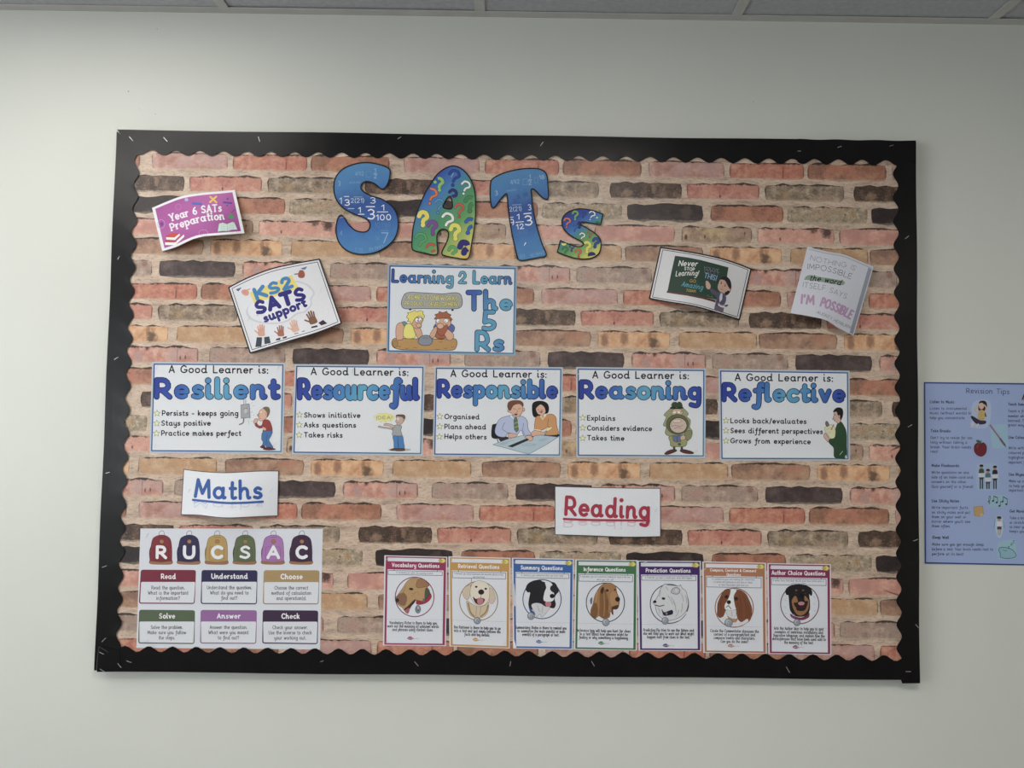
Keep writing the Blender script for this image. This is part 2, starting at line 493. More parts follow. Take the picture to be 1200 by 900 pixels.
class Sheet:
    """A sheet pinned to the board: ruled between a top and a bottom edge (photo pixels), bowed off the board by curl(u, v) metres."""
    def __init__(s, name, label, cat, top, bottom, paper, z=(0, 0, 1), base=BOARD_D, lift=0.0012, curl=None, group=None, thick=0.0003):
        zt = lambda p: (z[0] + p[0] / z[2], z[1] + p[1] / z[2])
        s.top = [zt(p) for p in top]; s.bot = [zt(p) for p in bottom]
        s.curved = len(top) > 2 or curl is not None
        if len(s.top) > 2: s.top = catmull(s.top, False, 6)
        if len(s.bot) > 2: s.bot = catmull(s.bot, False, 6)
        s.tl, s.bl = s._len(s.top), s._len(s.bot)
        s.d0, s.curl, s.z = base + lift, curl, z
        xs = [p[0] for p in s.top + s.bot]; ys = [p[1] for p in s.top + s.bot]
        s.bb = (min(xs), min(ys), max(xs) - min(xs), max(ys) - min(ys))
        mid = s.px(.5, 1)
        s.root = empty(name, at(mid[0], mid[1], s.d0))
        tag(s.root, label, cat, group)
        nu, nv = (28, 20) if s.curved else (1, 1)
        V, UV, Fc = [], [], []
        for side in (0, 1):
            for j in range(nv + 1):
                for i in range(nu + 1):
                    u, v = i / nu, j / nv
                    p = s.px(u, v)
                    q = at(p[0], p[1], s.d0 + (curl(u, v) if curl else 0))
                    V.append(q if side == 0 else q + Vector((0, thick, 0))); UV.append(s.uv(p))
        n = (nu + 1) * (nv + 1)
        for j in range(nv):
            for i in range(nu):
                a = j * (nu + 1) + i
                Fc.append((a, a + nu + 1, a + nu + 2, a + 1))
                Fc.append(tuple(n + k for k in (a, a + 1, a + nu + 2, a + nu + 1)))
        rim = [i for i in range(nu + 1)] + [j * (nu + 1) + nu for j in range(1, nv + 1)] + [nv * (nu + 1) + i for i in range(nu - 1, -1, -1)] + [j * (nu + 1) for j in range(nv - 1, 0, -1)]
        for a, b in zip(rim, rim[1:] + rim[:1]): Fc.append((a, b, n + b, n + a))
        if isinstance(paper, str): paper = ink(paper, 0.45, 0.35)
        s.paper = mesh_obj('paper', V, Fc, paper, s.root, uvs=UV, origin=s.root.location)
    @staticmethod
    def _len(P):
        o = [0.0]
        for a, b in zip(P, P[1:]): o.append(o[-1] + math.hypot(b[0] - a[0], b[1] - a[1]))
        return o
    @staticmethod
    def _ev(P, L, u):
        d = u * L[-1]
        i = 0
        while i < len(L) - 2 and d > L[i + 1]: i += 1
        t = (d - L[i]) / (L[i + 1] - L[i])
        return (P[i][0] + (P[i + 1][0] - P[i][0]) * t, P[i][1] + (P[i + 1][1] - P[i][1]) * t)
    def px(s, u, v):
        a, b = s._ev(s.top, s.tl, u), s._ev(s.bot, s.bl, u)
        return (a[0] + (b[0] - a[0]) * v, a[1] + (b[1] - a[1]) * v)
    def uv(s, p):
        return ((p[0] - s.bb[0]) / s.bb[2], (p[1] - s.bb[1]) / s.bb[3])
    def inv(s, p):
        lo, hi = -0.1, 1.1
        for _ in range(16):
            u = (lo + hi) / 2
            a, b = s._ev(s.top, s.tl, u), s._ev(s.bot, s.bl, u)
            if (b[0] - a[0]) * (p[1] - a[1]) - (b[1] - a[1]) * (p[0] - a[0]) > 0: hi = u
            else: lo = u
        L2 = (b[0] - a[0]) ** 2 + (b[1] - a[1]) ** 2
        return u, ((b[0] - a[0]) * (p[0] - a[0]) + (b[1] - a[1]) * (p[1] - a[1])) / L2
    def point(s, p, off):
        d = s.d0 + off
        if s.curl:
            u, v = s.inv(p); d += s.curl(min(1, max(0, u)), min(1, max(0, v)))
        return at(p[0], p[1], d)
    def art(s, z=None):
        return Art(z or s.z)
    def quad(s, u0, v0, u1, v1, n=1):
        """Outline of a (u, v) rectangle of the sheet in photo pixels."""
        e = [(u0 + (u1 - u0) * i / n, v0) for i in range(n)] + [(u1, v0 + (v1 - v0) * i / n) for i in range(n)]
        e += [(u1 + (u0 - u1) * i / n, v1) for i in range(n)] + [(u0, v1 + (v0 - v1) * i / n) for i in range(n)]
        return [s.px(*q) for q in e]
    def lay(s, name, art, level=1, parent=None, label=None):
        """Put a drawing on the sheet as one part."""
        base = level * 0.00012
        V, Fc, M = list(art.v), list(art.f), list(art.m)
        if s.curl:
            F2, M2 = [], []
            st = []
            for f, mi in zip(Fc, M):
                for k in range(1, len(f) - 1): st.append(((f[0], f[k], f[k + 1]), mi))
            mid = {}
            while st:
                t, mi = st.pop()
                e = [(math.hypot(V[t[i]][0] - V[t[(i + 1) % 3]][0], V[t[i]][1] - V[t[(i + 1) % 3]][1]), i) for i in range(3)]
                L, i = max(e)
                if L > 5.0:
                    a, b, c = t[i], t[(i + 1) % 3], t[(i + 2) % 3]
                    key = (min(a, b), max(a, b))
                    if key not in mid:
                        mid[key] = len(V); V.append(((V[a][0] + V[b][0]) / 2, (V[a][1] + V[b][1]) / 2, V[a][2]))
                    st += [((a, mid[key], c), mi), ((mid[key], b, c), mi)]
                else:
                    F2.append(t); M2.append(mi)
            Fc, M = F2, M2
        P = [s.point((x, y), base + k * STEP) for x, y, k in V]
        UV = [s.uv(v) for v in V]
        # make every face look into the room
        Fx = []
        for f in Fc:
            a, b, c = V[f[0]], V[f[1]], V[f[2]]
            Fx.append(f if (b[0] - a[0]) * (c[1] - a[1]) - (b[1] - a[1]) * (c[0] - a[0]) < 0 else tuple(reversed(f)))
        o = mesh_obj(name, P, Fx, art.mats, parent or s.root, midx=M, uvs=UV, origin=s.root.location)
        if label: o['label'] = label
        return o
    def staple(s, x, y, ang, ln=5.0, z=None, mat=None):
        zz = z or s.z
        p = (zz[0] + x / zz[2], zz[1] + y / zz[2])
        dx, dy = math.cos(math.radians(ang)) * ln / 2, -math.sin(math.radians(ang)) * ln / 2
        a, b = s.point((p[0] - dx, p[1] - dy), 0.0016), s.point((p[0] + dx, p[1] + dy), 0.0016)
        return staple_mesh(a, b, s.root, s.root.location, mat)

def staple_mesh(a, b, parent, origin, mat=None):
    """A staple: crown wire with two short legs bent back into the board."""
    d = (b - a).normalized(); n = Vector((0, -1, 0)); w = d.cross(n) * 0.00045; t = n * 0.00035
    V, Fc = [], []
    leg = Vector((0, 0.0016, 0))
    for p, q in ((a, b), (a, a + leg), (b, b + leg)):
        dd = (q - p).normalized()
        if abs(dd.y) > 0.9: e1, e2 = w, d * 0.0004
        else: e1, e2 = w, t
        k = len(V)
        V += [p - e1 - e2, p + e1 - e2, p + e1 + e2, p - e1 + e2, q - e1 - e2, q + e1 - e2, q + e1 + e2, q - e1 + e2]
        Fc += [tuple(k + i for i in f) for f in ((0, 1, 2, 3), (4, 7, 6, 5), (0, 4, 5, 1), (1, 5, 6, 2), (2, 6, 7, 3), (3, 7, 4, 0))]
    return mesh_obj('staple', V, Fc, mat or STEEL, parent, origin=origin)

def steel():
    mt, nt, b = new_mat('staple_steel')
    tc = nt.nodes.new('ShaderNodeTexCoord'); nz = nt.nodes.new('ShaderNodeTexNoise')
    nz.inputs['Scale'].default_value = 300
    nt.links.new(tc.outputs['Object'], nz.inputs['Vector'])
    rp = nt.nodes.new('ShaderNodeValToRGB')
    rp.color_ramp.elements[0].color = (.55, .55, .56, 1); rp.color_ramp.elements[1].color = (.85, .85, .86, 1)
    nt.links.new(nz.outputs['Fac'], rp.inputs[0]); nt.links.new(rp.outputs[0], b.inputs['Base Color'])
    b.inputs['Metallic'].default_value = 0.7; b.inputs['Roughness'].default_value = 0.35
    return mt
STEEL = steel()

# ================================================================== the room
CEIL = at(600, 20.5, 0.0).z                       # ceiling grid level
RX0, RX1, RY0 = -3.1, 3.1, -5.2
WALL = surf('painted_wall', '#dfe0d8', '#e3e4dc', 1.3, rough=0.42, spec=0.35, bump=0.10, bscale=160.0)
FLOOR = surf('carpet', '#6f6e70', '#7b7a7a', 60.0, rough=0.95, spec=0.1, bump=0.5, bscale=300)
TILE = surf('mineral_fibre_tile', '#bcbcc0', '#c6c6ca', 90.0, rough=0.9, spec=0.1, bump=0.3, bscale=220)
GRID = surf('white_enamel_grid', '#c9c6c2', '#cfccc8', 20.0, rough=0.45)
def struct(o): o['kind'] = 'structure'; return o
struct(box('floor', RX0, RX1, RY0, 0.1, -0.1, 0.0, FLOOR))
struct(box('wall_back', RX0, RX1, 0.0, 0.1, 0.0, CEIL + 0.15, WALL))
struct(box('wall_left', RX0 - 0.1, RX0, RY0, 0.1, 0.0, CEIL + 0.15, WALL))
struct(box('wall_right', RX1, RX1 + 0.1, RY0, 0.1, 0.0, CEIL + 0.15, WALL))
struct(box('wall_front', RX0 - 0.1, RX1 + 0.1, RY0 - 0.1, RY0, 0.0, CEIL + 0.15, WALL))
ceiling = struct(box('ceiling', RX0 - 0.1, RX1 + 0.1, RY0 - 0.1, 0.1, CEIL + 0.15, CEIL + 0.25, TILE))
struct(box('trim_1', RX0, RX1, -0.024, 0.0, CEIL, CEIL + 0.002, GRID))           # perimeter angle of the suspended ceiling
struct(box('baseboard_back', RX0, RX1, -0.016, 0.0, 0.0, 0.10, GRID))
for i, (px, py, r) in enumerate([(150.5, 107, .0016), (182, 133.5, .0012), (163, 128, .0009), (652, 159, .0015), (883, 119, .0013), (184, 34, .0012)]):
    p = at(px, py, 0.0)
    random.seed(i)
    V = [Vector((0, -0.0002, 0))] + [Vector((r * random.uniform(.6, 1.3) * math.cos(a), 0, r * random.uniform(.6, 1.3) * math.sin(a))) for a in [2 * math.pi * k / 7 for k in range(7)]]
    o = mesh_obj('paint_chip', [v for v in V], [(0, 1 + k, 1 + (k + 1) % 7) for k in range(7)], surf('chip', '#8a8a82', '#a09f96', 200), bpy.data.objects['wall_back'])
    o.location = p - Vector((0, 0.0001, 0))

# made-up window in the left wall, added to carry the fill light
wn = struct(box('added_window_1', RX0, RX0 + 0.02, WIN_Y - WIN_W / 2 - .06, WIN_Y + WIN_W / 2 + .06, WIN_Z - WIN_H / 2 - .06, WIN_Z + WIN_H / 2 + .06, GRID))
glass, gn, gb = new_mat('added_window_glass')
gz = gn.nodes.new('ShaderNodeTexNoise'); gz.inputs['Scale'].default_value = 2.0
gr = gn.nodes.new('ShaderNodeValToRGB'); gr.color_ramp.elements[0].color = (.70, .80, .88, 1); gr.color_ramp.elements[1].color = (.80, .87, .92, 1)
gn.links.new(gz.outputs['Fac'], gr.inputs[0]); gn.links.new(gr.outputs[0], gb.inputs['Base Color']); gb.inputs['Roughness'].default_value = .08
for k in range(3):
    y0 = WIN_Y - WIN_W / 2 + k * WIN_W / 3
    box('added_window_pane', RX0 + .018, RX0 + .024, y0 + .03, y0 + WIN_W / 3 - .03, WIN_Z - WIN_H / 2, WIN_Z + WIN_H / 2, glass, wn)

# suspended ceiling: bars every 600 mm, tiles lie 4 mm above the bars' flange
GX0 = at(563, 14, 0.0).x
cols = range(-5, 6); rows = range(0, 9)
cells = {}
bar_w = 0.012
for c in cols:
    x = GX0 + 0.6 * c
    if RX0 < x < RX1: box('ceiling_bar', x - bar_w, x + bar_w, RY0, -0.024, CEIL + 0.0005, CEIL + 0.0025, GRID, ceiling)
FIRST = 0.36                                        # depth of the cut tile along the wall
def row_y(r): return 0.0 if r == 0 else -(FIRST + 0.6 * (r - 1))
for r in range(1, 10):
    y = row_y(r)
    if y > RY0: box('ceiling_bar', RX0, RX1, y - bar_w, y + bar_w, CEIL + 0.0005, CEIL + 0.0025, GRID, ceiling)
panel_cells = {(c, r) for c, r, k in PANELS}
random.seed(5)
for c in range(-6, 6):
    for r in range(0, 10):
        x0, x1 = max(RX0, GX0 + 0.6 * c), min(RX1, GX0 + 0.6 * (c + 1))
        y1, y0 = row_y(r), max(RY0, row_y(r + 1))
        if x1 - x0 < 0.05 or y1 - y0 < 0.05 or (c, r) in panel_cells: continue
        dz = random.uniform(0.003, 0.006)
        box('ceiling_tile', x0 + .003, x1 - .003, y0 + .003, y1 - .003, CEIL + dz, CEIL + dz + 0.015, TILE, ceiling)

def light_panel(c, r, k, label):
    x0, x1 = GX0 + 0.6 * c + 0.004, GX0 + 0.6 * (c + 1) - 0.004
    y1, y0 = row_y(r) - 0.004, row_y(r + 1) + 0.004
    root = empty('ceiling_light', ((x0 + x1) / 2, (y0 + y1) / 2, CEIL + 0.003))
    tag(root, label, 'ceiling light')
    og = root.location
    V, Fc = [], []
    for b in ((x0, x1, y0, y0 + .02), (x0, x1, y1 - .02, y1), (x0, x0 + .02, y0 + .02, y1 - .02), (x1 - .02, x1, y0 + .02, y1 - .02)):
        v, f = box_geo(b[0], b[1], b[2], b[3], CEIL + .003, CEIL + .05)
        Fc += [tuple(len(V) + i for i in q) for q in f]; V += v
    mesh_obj('frame', V, Fc, GRID, root, origin=og)
    mt, nt, b = new_mat('light_diffuser_%d' % (k * 100))
    tc = nt.nodes.new('ShaderNodeTexCoord'); nz = nt.nodes.new('ShaderNodeTexNoise')
    nz.inputs['Scale'].default_value = 80
    nt.links.new(tc.outputs['Object'], nz.inputs['Vector'])
    rp = nt.nodes.new('ShaderNodeValToRGB')
    rp.color_ramp.elements[0].color = (1.0, .965, .91, 1); rp.color_ramp.elements[1].color = (1.0, .975, .93, 1)
    nt.links.new(nz.outputs['Fac'], rp.inputs[0])
    nt.links.new(rp.outputs[0], b.inputs['Emission Color'])
    b.inputs['Emission Strength'].default_value = PANEL_STRENGTH * k
    v, f = box_geo(x0 + .02, x1 - .02, y0 + .02, y1 - .02, CEIL + .008, CEIL + .012)
    mesh_obj('diffuser', v, f, mt, root, origin=og)
for i, (c, r, k) in enumerate(PANELS):
    light_panel(c, r, k, ['dim square light panel in the ceiling closest to the display board', 'square light panel in the ceiling nearest the added window', 'bright square light panel in the middle of the ceiling', 'square light panel at the far side of the ceiling from the added window'][i])

# ================================================================== the board
CORN = [(137, 152), (1073, 165), (1077.5, 797), (110.5, 787)]
BLACK = surf('black_border_paper', '#0f0d0e', '#141112', 30.0, rough=0.27, spec=0.28, bump=0.08, bscale=900)
BOARDM = surf('board_felt', '#b9b39a', '#c4bea6', 40.0, rough=0.9)
a, b_, c_, d_ = [at(x, y, BOARD_D) for x, y in ((139, 154.5), (1071.5, 167), (1075, 794.5), (113.5, 785))]
board_root = empty('display_board', ((a.x + b_.x) / 2, 0, c_.z))
tag(board_root, 'large rectangular display board hung on the pale wall under the brick paper', 'notice board')
V = [p.copy() for p in (a, b_, c_, d_)] + [Vector((p.x, -0.001, p.z)) for p in (a, b_, c_, d_)]
mesh_obj('board_panel', V, [(0, 3, 2, 1), (4, 5, 6, 7), (0, 1, 5, 4), (1, 2, 6, 5), (2, 3, 7, 6), (3, 0, 4, 7)], [BOARDM, BLACK], board_root, midx=[0, 1, 1, 1, 1, 1], origin=board_root.location)

# brick-print backing paper ------------------------------------------------
def mortar():
    mt, nt, b = new_mat('printed_mortar')
    tc = nt.nodes.new('ShaderNodeTexCoord')
    mp = nt.nodes.new('ShaderNodeMapping'); mp.inputs['Scale'].default_value = (1, 1, 3.5)
    nt.links.new(tc.outputs['Object'], mp.inputs[0])
    n1 = nt.nodes.new('ShaderNodeTexNoise'); n1.inputs['Scale'].default_value = 14; n1.inputs['Detail'].default_value = 6; n1.inputs['Roughness'].default_value = .7
    nt.links.new(mp.outputs[0], n1.inputs['Vector'])
    r1 = nt.nodes.new('ShaderNodeValToRGB')
    e = r1.color_ramp.elements
    e[0].position = .34; e[0].color = lin((172, 148, 132)); e[1].position = .66; e[1].color = lin((228, 206, 186))
    x = e.new(.48); x.color = lin((208, 183, 162))
    nt.links.new(n1.outputs['Fac'], r1.inputs[0])
    n2 = nt.nodes.new('ShaderNodeTexNoise'); n2.inputs['Scale'].default_value = 110; n2.inputs['Detail'].default_value = 3
    nt.links.new(mp.outputs[0], n2.inputs['Vector'])
    r2 = nt.nodes.new('ShaderNodeValToRGB')
    r2.color_ramp.elements[0].position = .30; r2.color_ramp.elements[0].color = (.55, .52, .5, 1)
    r2.color_ramp.elements[1].position = .5; r2.color_ramp.elements[1].color = (1, 1, 1, 1)
    nt.links.new(n2.outputs['Fac'], r2.inputs[0])
    mx = nt.nodes.new('ShaderNodeMix'); mx.data_type = 'RGBA'; mx.blend_type = 'MULTIPLY'; mx.inputs[0].default_value = .8
    nt.links.new(r1.outputs[0], mx.inputs[6]); nt.links.new(r2.outputs[0], mx.inputs[7])
    nt.links.new(mx.outputs[2], b.inputs['Base Color'])
    b.inputs['Roughness'].default_value = .40; b.inputs['Specular IOR Level'].default_value = .50
    return mt
PAPER_D = BOARD_D + 0.0004
pc = [at(x, y, PAPER_D) for x, y in ((140, 156), (1060, 169), (1055.6, 775), (116, 782))]
paper_root = empty('brick_print_paper', ((pc[0].x + pc[1].x) / 2, -PAPER_D, pc[3].z))
tag(paper_root, 'backing paper printed with old red and brown bricks covering the board', 'backing paper')
pv = [p.copy() for p in pc] + [p + Vector((0, .0003, 0)) for p in pc]
mesh_obj('paper', pv, [(0, 3, 2, 1), (4, 5, 6, 7), (0, 1, 5, 4), (1, 2, 6, 5), (2, 3, 7, 6), (3, 0, 4, 7)], mortar(), paper_root, origin=paper_root.location)

def brick_mat(name, cd, cm, cl, alt=None, scale=2.2, spots=(), rimtop='#33251e', rimw=.10, speck=.35, stretch=.45, side=.6, fringe=.5):
    """Ink of one printed brick; UV runs 0..LEN along the brick and 0..1 upwards. spots = (u 0..1, v, ru, rv, colour, strength)."""
    mt, nt, b = new_mat('printed_' + name)
    N = nt.nodes.new; K = nt.links.new
    seed = sum(map(ord, name)) % 17 * 3.1
    uv = N('ShaderNodeUVMap'); uv.uv_map = 'UVMap'
    sp = N('ShaderNodeSeparateXYZ'); K(uv.outputs[0], sp.inputs[0])
    U, V = sp.outputs[0], sp.outputs[1]
    def noise(sc, det=4, rough=.6, st=1.0):
        mp = N('ShaderNodeMapping'); mp.inputs['Scale'].default_value = (st, 1, 1); mp.inputs['Location'].default_value = (seed, sc, 0)
        K(uv.outputs[0], mp.inputs[0])
        n = N('ShaderNodeTexNoise'); n.inputs['Scale'].default_value = sc; n.inputs['Detail'].default_value = det; n.inputs['Roughness'].default_value = rough
        K(mp.outputs[0], n.inputs['Vector']); return n.outputs['Fac']
    def mixin(col, fac, c, blend='MIX'):
        mx = N('ShaderNodeMix'); mx.data_type = 'RGBA'; mx.blend_type = blend
        K(fac, mx.inputs[0]); K(col, mx.inputs[6])
        if isinstance(c, (str, tuple)): mx.inputs[7].default_value = lin(c, .86)
        else: K(c, mx.inputs[7])
        return mx.outputs[2]
    def step(sock, lo, hi):
        mr = N('ShaderNodeMapRange'); mr.interpolation_type = 'SMOOTHSTEP'
        mr.inputs['From Min'].default_value = lo; mr.inputs['From Max'].default_value = hi
        K(sock, mr.inputs['Value']); return mr.outputs[0]
    def math2(op, a_, b2, c2=None):
        m_ = N('ShaderNodeMath'); m_.operation = op
        for i, x_ in enumerate((a_, b2, c2)):
            if x_ is None: continue
            if isinstance(x_, (int, float)): m_.inputs[i].default_value = x_
            else: K(x_, m_.inputs[i])
        return m_.outputs[0]
    r1 = N('ShaderNodeValToRGB'); e = r1.color_ramp.elements
    e[0].position = .36; e[0].color = lin(cd, .86); e[1].position = .64; e[1].color = lin(cl, .86); x = e.new(.5); x.color = lin(cm, .86)
    K(noise(scale, 6, .68, stretch * 2), r1.inputs[0]); col = r1.outputs[0]
    if alt: col = mixin(col, math2('MULTIPLY', step(noise(.9, 3, .6), .46, .62), .75), alt)
    wob = noise(4.0, 5, .65)
    for (u0, v0, ru, rv, c, k) in spots:
        du = math2('MULTIPLY', math2('SUBTRACT', U, u0 * LEN), 1 / (ru * LEN)); dv = math2('MULTIPLY', math2('SUBTRACT', V, v0), 1 / rv)
        d = math2('SQRT', math2('ADD', math2('MULTIPLY', du, du), math2('MULTIPLY', dv, dv)), 0)
        d = math2('MULTIPLY_ADD', wob, 1.9, d)
        col = mixin(col, math2('MULTIPLY', step(d, 2.2, 1.4), k), c)
    f = noise(8, 6, .75)
    col = mixin(col, math2('MULTIPLY', step(f, .52, .68), speck), '#2c211c')
    col = mixin(col, math2('MULTIPLY', step(noise(9, 5, .7, .8), .57, .68), speck * .8), '#d8c3ac')
    # ragged dark edge line of the photographed brick, printed all round and strongest along the top
    nz = noise(4.0, 5, .65)
    top = step(math2('MULTIPLY_ADD', nz, rimw * 3.0, V), 1.0 + rimw * .70, 1.0 + rimw * 1.25)
    le = step(math2('MULTIPLY_ADD', nz, -.16, U), .02, -.05)
    re = step(math2('MULTIPLY_ADD', nz, .16, U), LEN - .02, LEN + .06)
    edge = math2('MAXIMUM', math2('MULTIPLY', top, .95), math2('MULTIPLY', math2('MAXIMUM', le, re), side))
    lo = step(math2('MULTIPLY_ADD', nz, -.30, V), -.02, -.11)
    col = mixin(col, math2('MULTIPLY', lo, fringe), '#cfb9a0')
    col = mixin(col, edge, rimtop)
    K(col, b.inputs['Base Color'])
    b.inputs['Roughness'].default_value = .40; b.inputs['Specular IOR Level'].default_value = .50
    return mt
LEN = 4.6
# colours of the printed bricks, 0..255
BR = {
 'A': [('mauve', 0, 91, brick_mat('mauve', (178, 124, 109), (201, 144, 128), (220, 176, 160), (196, 154, 146), 1.6, speck=.25)),
       ('red', 97, 88, brick_mat('red', (186, 108, 86), (205, 128, 104), (220, 161, 132), (197, 112, 85), 2.0, spots=[(.33, .6, .06, .4, (217, 152, 114), .6), (.72, .35, .012, .4, (110, 60, 46), .7)], rimw=.13)),
       ('brown', 190, 93, brick_mat('brown', (134, 96, 75), (181, 121, 92), (205, 151, 114), (200, 127, 100), 1.5, spots=[(.85, .8, .16, .4, (160, 98, 70), .6), (.12, .8, .12, .4, (112, 79, 61), .5)]))],
 'B': [('umber', 0, 85, brick_mat('umber', (60, 44, 37), (93, 70, 55), (138, 107, 86), (112, 77, 59), 2.0, speck=.5, side=.8, spots=[(.35, .6, .1, .5, (45, 31, 26), .7), (.25, .35, .08, .25, (173, 135, 104), .6), (.55, .5, .04, .5, (52, 37, 29), .7), (.62, .6, .04, .25, (170, 128, 96), .5)])),
       ('scarlet', 91, 86, brick_mat('scarlet', (186, 110, 95), (206, 130, 113), (221, 165, 144), (208, 144, 117), 2.0, rimw=.14, spots=[(.3, .5, .1, .5, (223, 158, 128), .5), (.46, .25, .012, .12, (76, 44, 35), .9)], fringe=.9)),
       ('stone', 184, 94, brick_mat('stone', (116, 95, 76), (160, 136, 112), (198, 172, 142), (146, 126, 107), 2.8, speck=.75, rimw=.13, side=.8, spots=[(.25, .4, .09, .35, (182, 144, 92), .45), (.75, .2, .2, .25, (200, 161, 132), .5)]))],
 'C': [('black', 0, 90, brick_mat('black', (34, 24, 26), (54, 41, 41), (78, 60, 57), (45, 32, 33), 1.2, speck=.10, spots=[(.78, .5, .09, .4, (110, 86, 73), .5)], fringe=.25)),
       ('rust', 99, 86, brick_mat('rust', (140, 88, 70), (181, 114, 89), (198, 140, 113), (191, 124, 93), 1.8, spots=[(.12, .75, .1, .4, (110, 71, 56), .6), (.45, .5, .1, .5, (205, 142, 104), .4)])),
       ('ash', 190, 95, brick_mat('ash', (136, 117, 96), (174, 153, 127), (210, 189, 159), (186, 158, 123), 4.2, speck=.95, side=.4, rimw=.08, spots=[(.4, .6, .12, .3, (196, 150, 124), .4), (.8, .55, .06, .25, (197, 148, 87), .5)]))],
 'D': [('rose', 0, 95, brick_mat('rose', (205, 138, 118), (220, 158, 138), (237, 184, 163), (200, 139, 126), 1.1, speck=.15, rimw=.09)),
       ('ochre', 103, 83, brick_mat('ochre', (153, 121, 98), (186, 151, 118), (213, 179, 143), (180, 142, 121), 1.8, speck=.6, spots=[(.06, .35, .025, .18, (60, 40, 33), .9), (.33, .4, .015, .12, (76, 50, 36), .9), (.9, .6, .015, .12, (76, 50, 36), .8), (.5, .7, .2, .3, (210, 180, 120), .5)])),
       ('salmon', 192, 92, brick_mat('salmon', (213, 145, 123), (227, 166, 146), (240, 191, 169), (218, 156, 133), 1.4, speck=.4, rimw=.16, spots=[(.9, .72, .08, .33, (82, 50, 44), .95), (.73, .85, .05, .2, (92, 60, 50), .85), (.3, .3, .012, .12, (92, 60, 50), .8)], fringe=.7))],
 'E': [('sienna', 0, 92, brick_mat('sienna', (146, 106, 87), (178, 134, 106), (198, 158, 131), (191, 144, 108), 1.3, speck=.3, spots=[(.15, .8, .15, .3, (130, 92, 82), .6), (.8, .7, .14, .35, (192, 128, 97), .6)])),
       ('amber', 99.5, 86, brick_mat('amber', (206, 140, 98), (225, 169, 122), (239, 194, 147), (233, 187, 135), 1.3, speck=.12, spots=[(.10, .45, .055, .5, (150, 104, 81), .85), (.37, .6, .06, .45, (161, 112, 84), .85), (.77, .35, .075, .42, (98, 67, 52), .9), (.72, .75, .03, .25, (150, 104, 80), .6)])),
       ('tan', 195, 92.5, brick_mat('tan', (190, 143, 102), (207, 163, 121), (218, 182, 143), (203, 154, 108), 1.3, speck=.3, rimw=.08))],
 'F': [('dusky', 0, 90, brick_mat('dusky', (156, 126, 109), (185, 153, 135), (208, 181, 161), (172, 147, 131), 1.8, speck=.5, spots=[(.2, .5, .12, .4, (197, 148, 131), .5), (.9, .75, .05, .2, (150, 87, 71), .6)])),
       ('soot', 98, 90, brick_mat('soot', (56, 43, 43), (80, 62, 61), (108, 88, 83), (69, 55, 57), 1.2, speck=.10, fringe=.3, spots=[(.75, .3, .15, .3, (97, 79, 72), .4)])),
       ('coral', 197, 87, brick_mat('coral', (194, 126, 106), (213, 148, 127), (227, 176, 155), (200, 160, 150), 1.8, speck=.35, rimw=.13, spots=[(.31, .92, .03, .2, (77, 49, 42), .9), (.2, .45, .06, .35, (179, 151, 148), .5), (.76, .35, .012, .14, (64, 40, 35), .95), (.83, .38, .01, .12, (64, 40, 35), .95), (.72, .5, .006, .5, (110, 72, 58), .8), (.65, .4, .12, .3, (196, 167, 159), .5)]))],
}
ROWS = [('A', 178, 192.5, 759.5), ('B', 204.5, 217.3, 715), ('C', 229.5, 243, 735), ('D', 255.5, 268, 697), ('E', 278.5, 291.5, 732.5), ('F', 304, 317.3, 675),
        ('A', 331, 342.3, 634), ('B', 355.5, 367.3, 590), ('E', 381, 391.3, 601), ('F', 405.5, 416, 834), ('A', 431, 444, 800), ('B', 457.5, 469, 756),
        ('C', 486, 496, 776), ('D', 510, 520.5, 825), ('E', 536, 544.5, 857), ('F', 561, 571, 798), ('A', 587.5, 595.5, 757), ('B', 614, 622, 714),
        ('C', 640, 650.5, 734), ('D', 668, 677.5, 701.5), ('E', 692.5, 701.7, 738), ('F', 720, 728.5, 690), ('A', 747.5, 755.5, 639)]
PER = 291.0
BRICK_D = PAPER_D + 0.00015
random.seed(11)
def outline(n, jit):
    """Ragged rounded rectangle in the unit square; n points a side pair."""
    P = []
    def rag(): return random.uniform(-jit, jit)
    top = [(i / 9, 1 + rag() * .8) for i in range(1, 9)]
    bot = [(i / 9, 0 + rag() * .6) for i in range(8, 0, -1)]
    cr = .028
    P += [(rag() * .08, .3 + rag()), (rag() * .08, .72 + rag()), (cr * .5, .93)]
    P += top
    P += [(1 - cr * .5, .93), (1 + rag() * .08, .7 + rag()), (1 + rag() * .08, .3 + rag()), (1 - cr * .6, .06)]
    P += bot
    P += [(cr * .6, .07)]
    return P
SHAPES = {k: [outline(9, .10) for t in v] for k, v in BR.items()}
DATA = {}
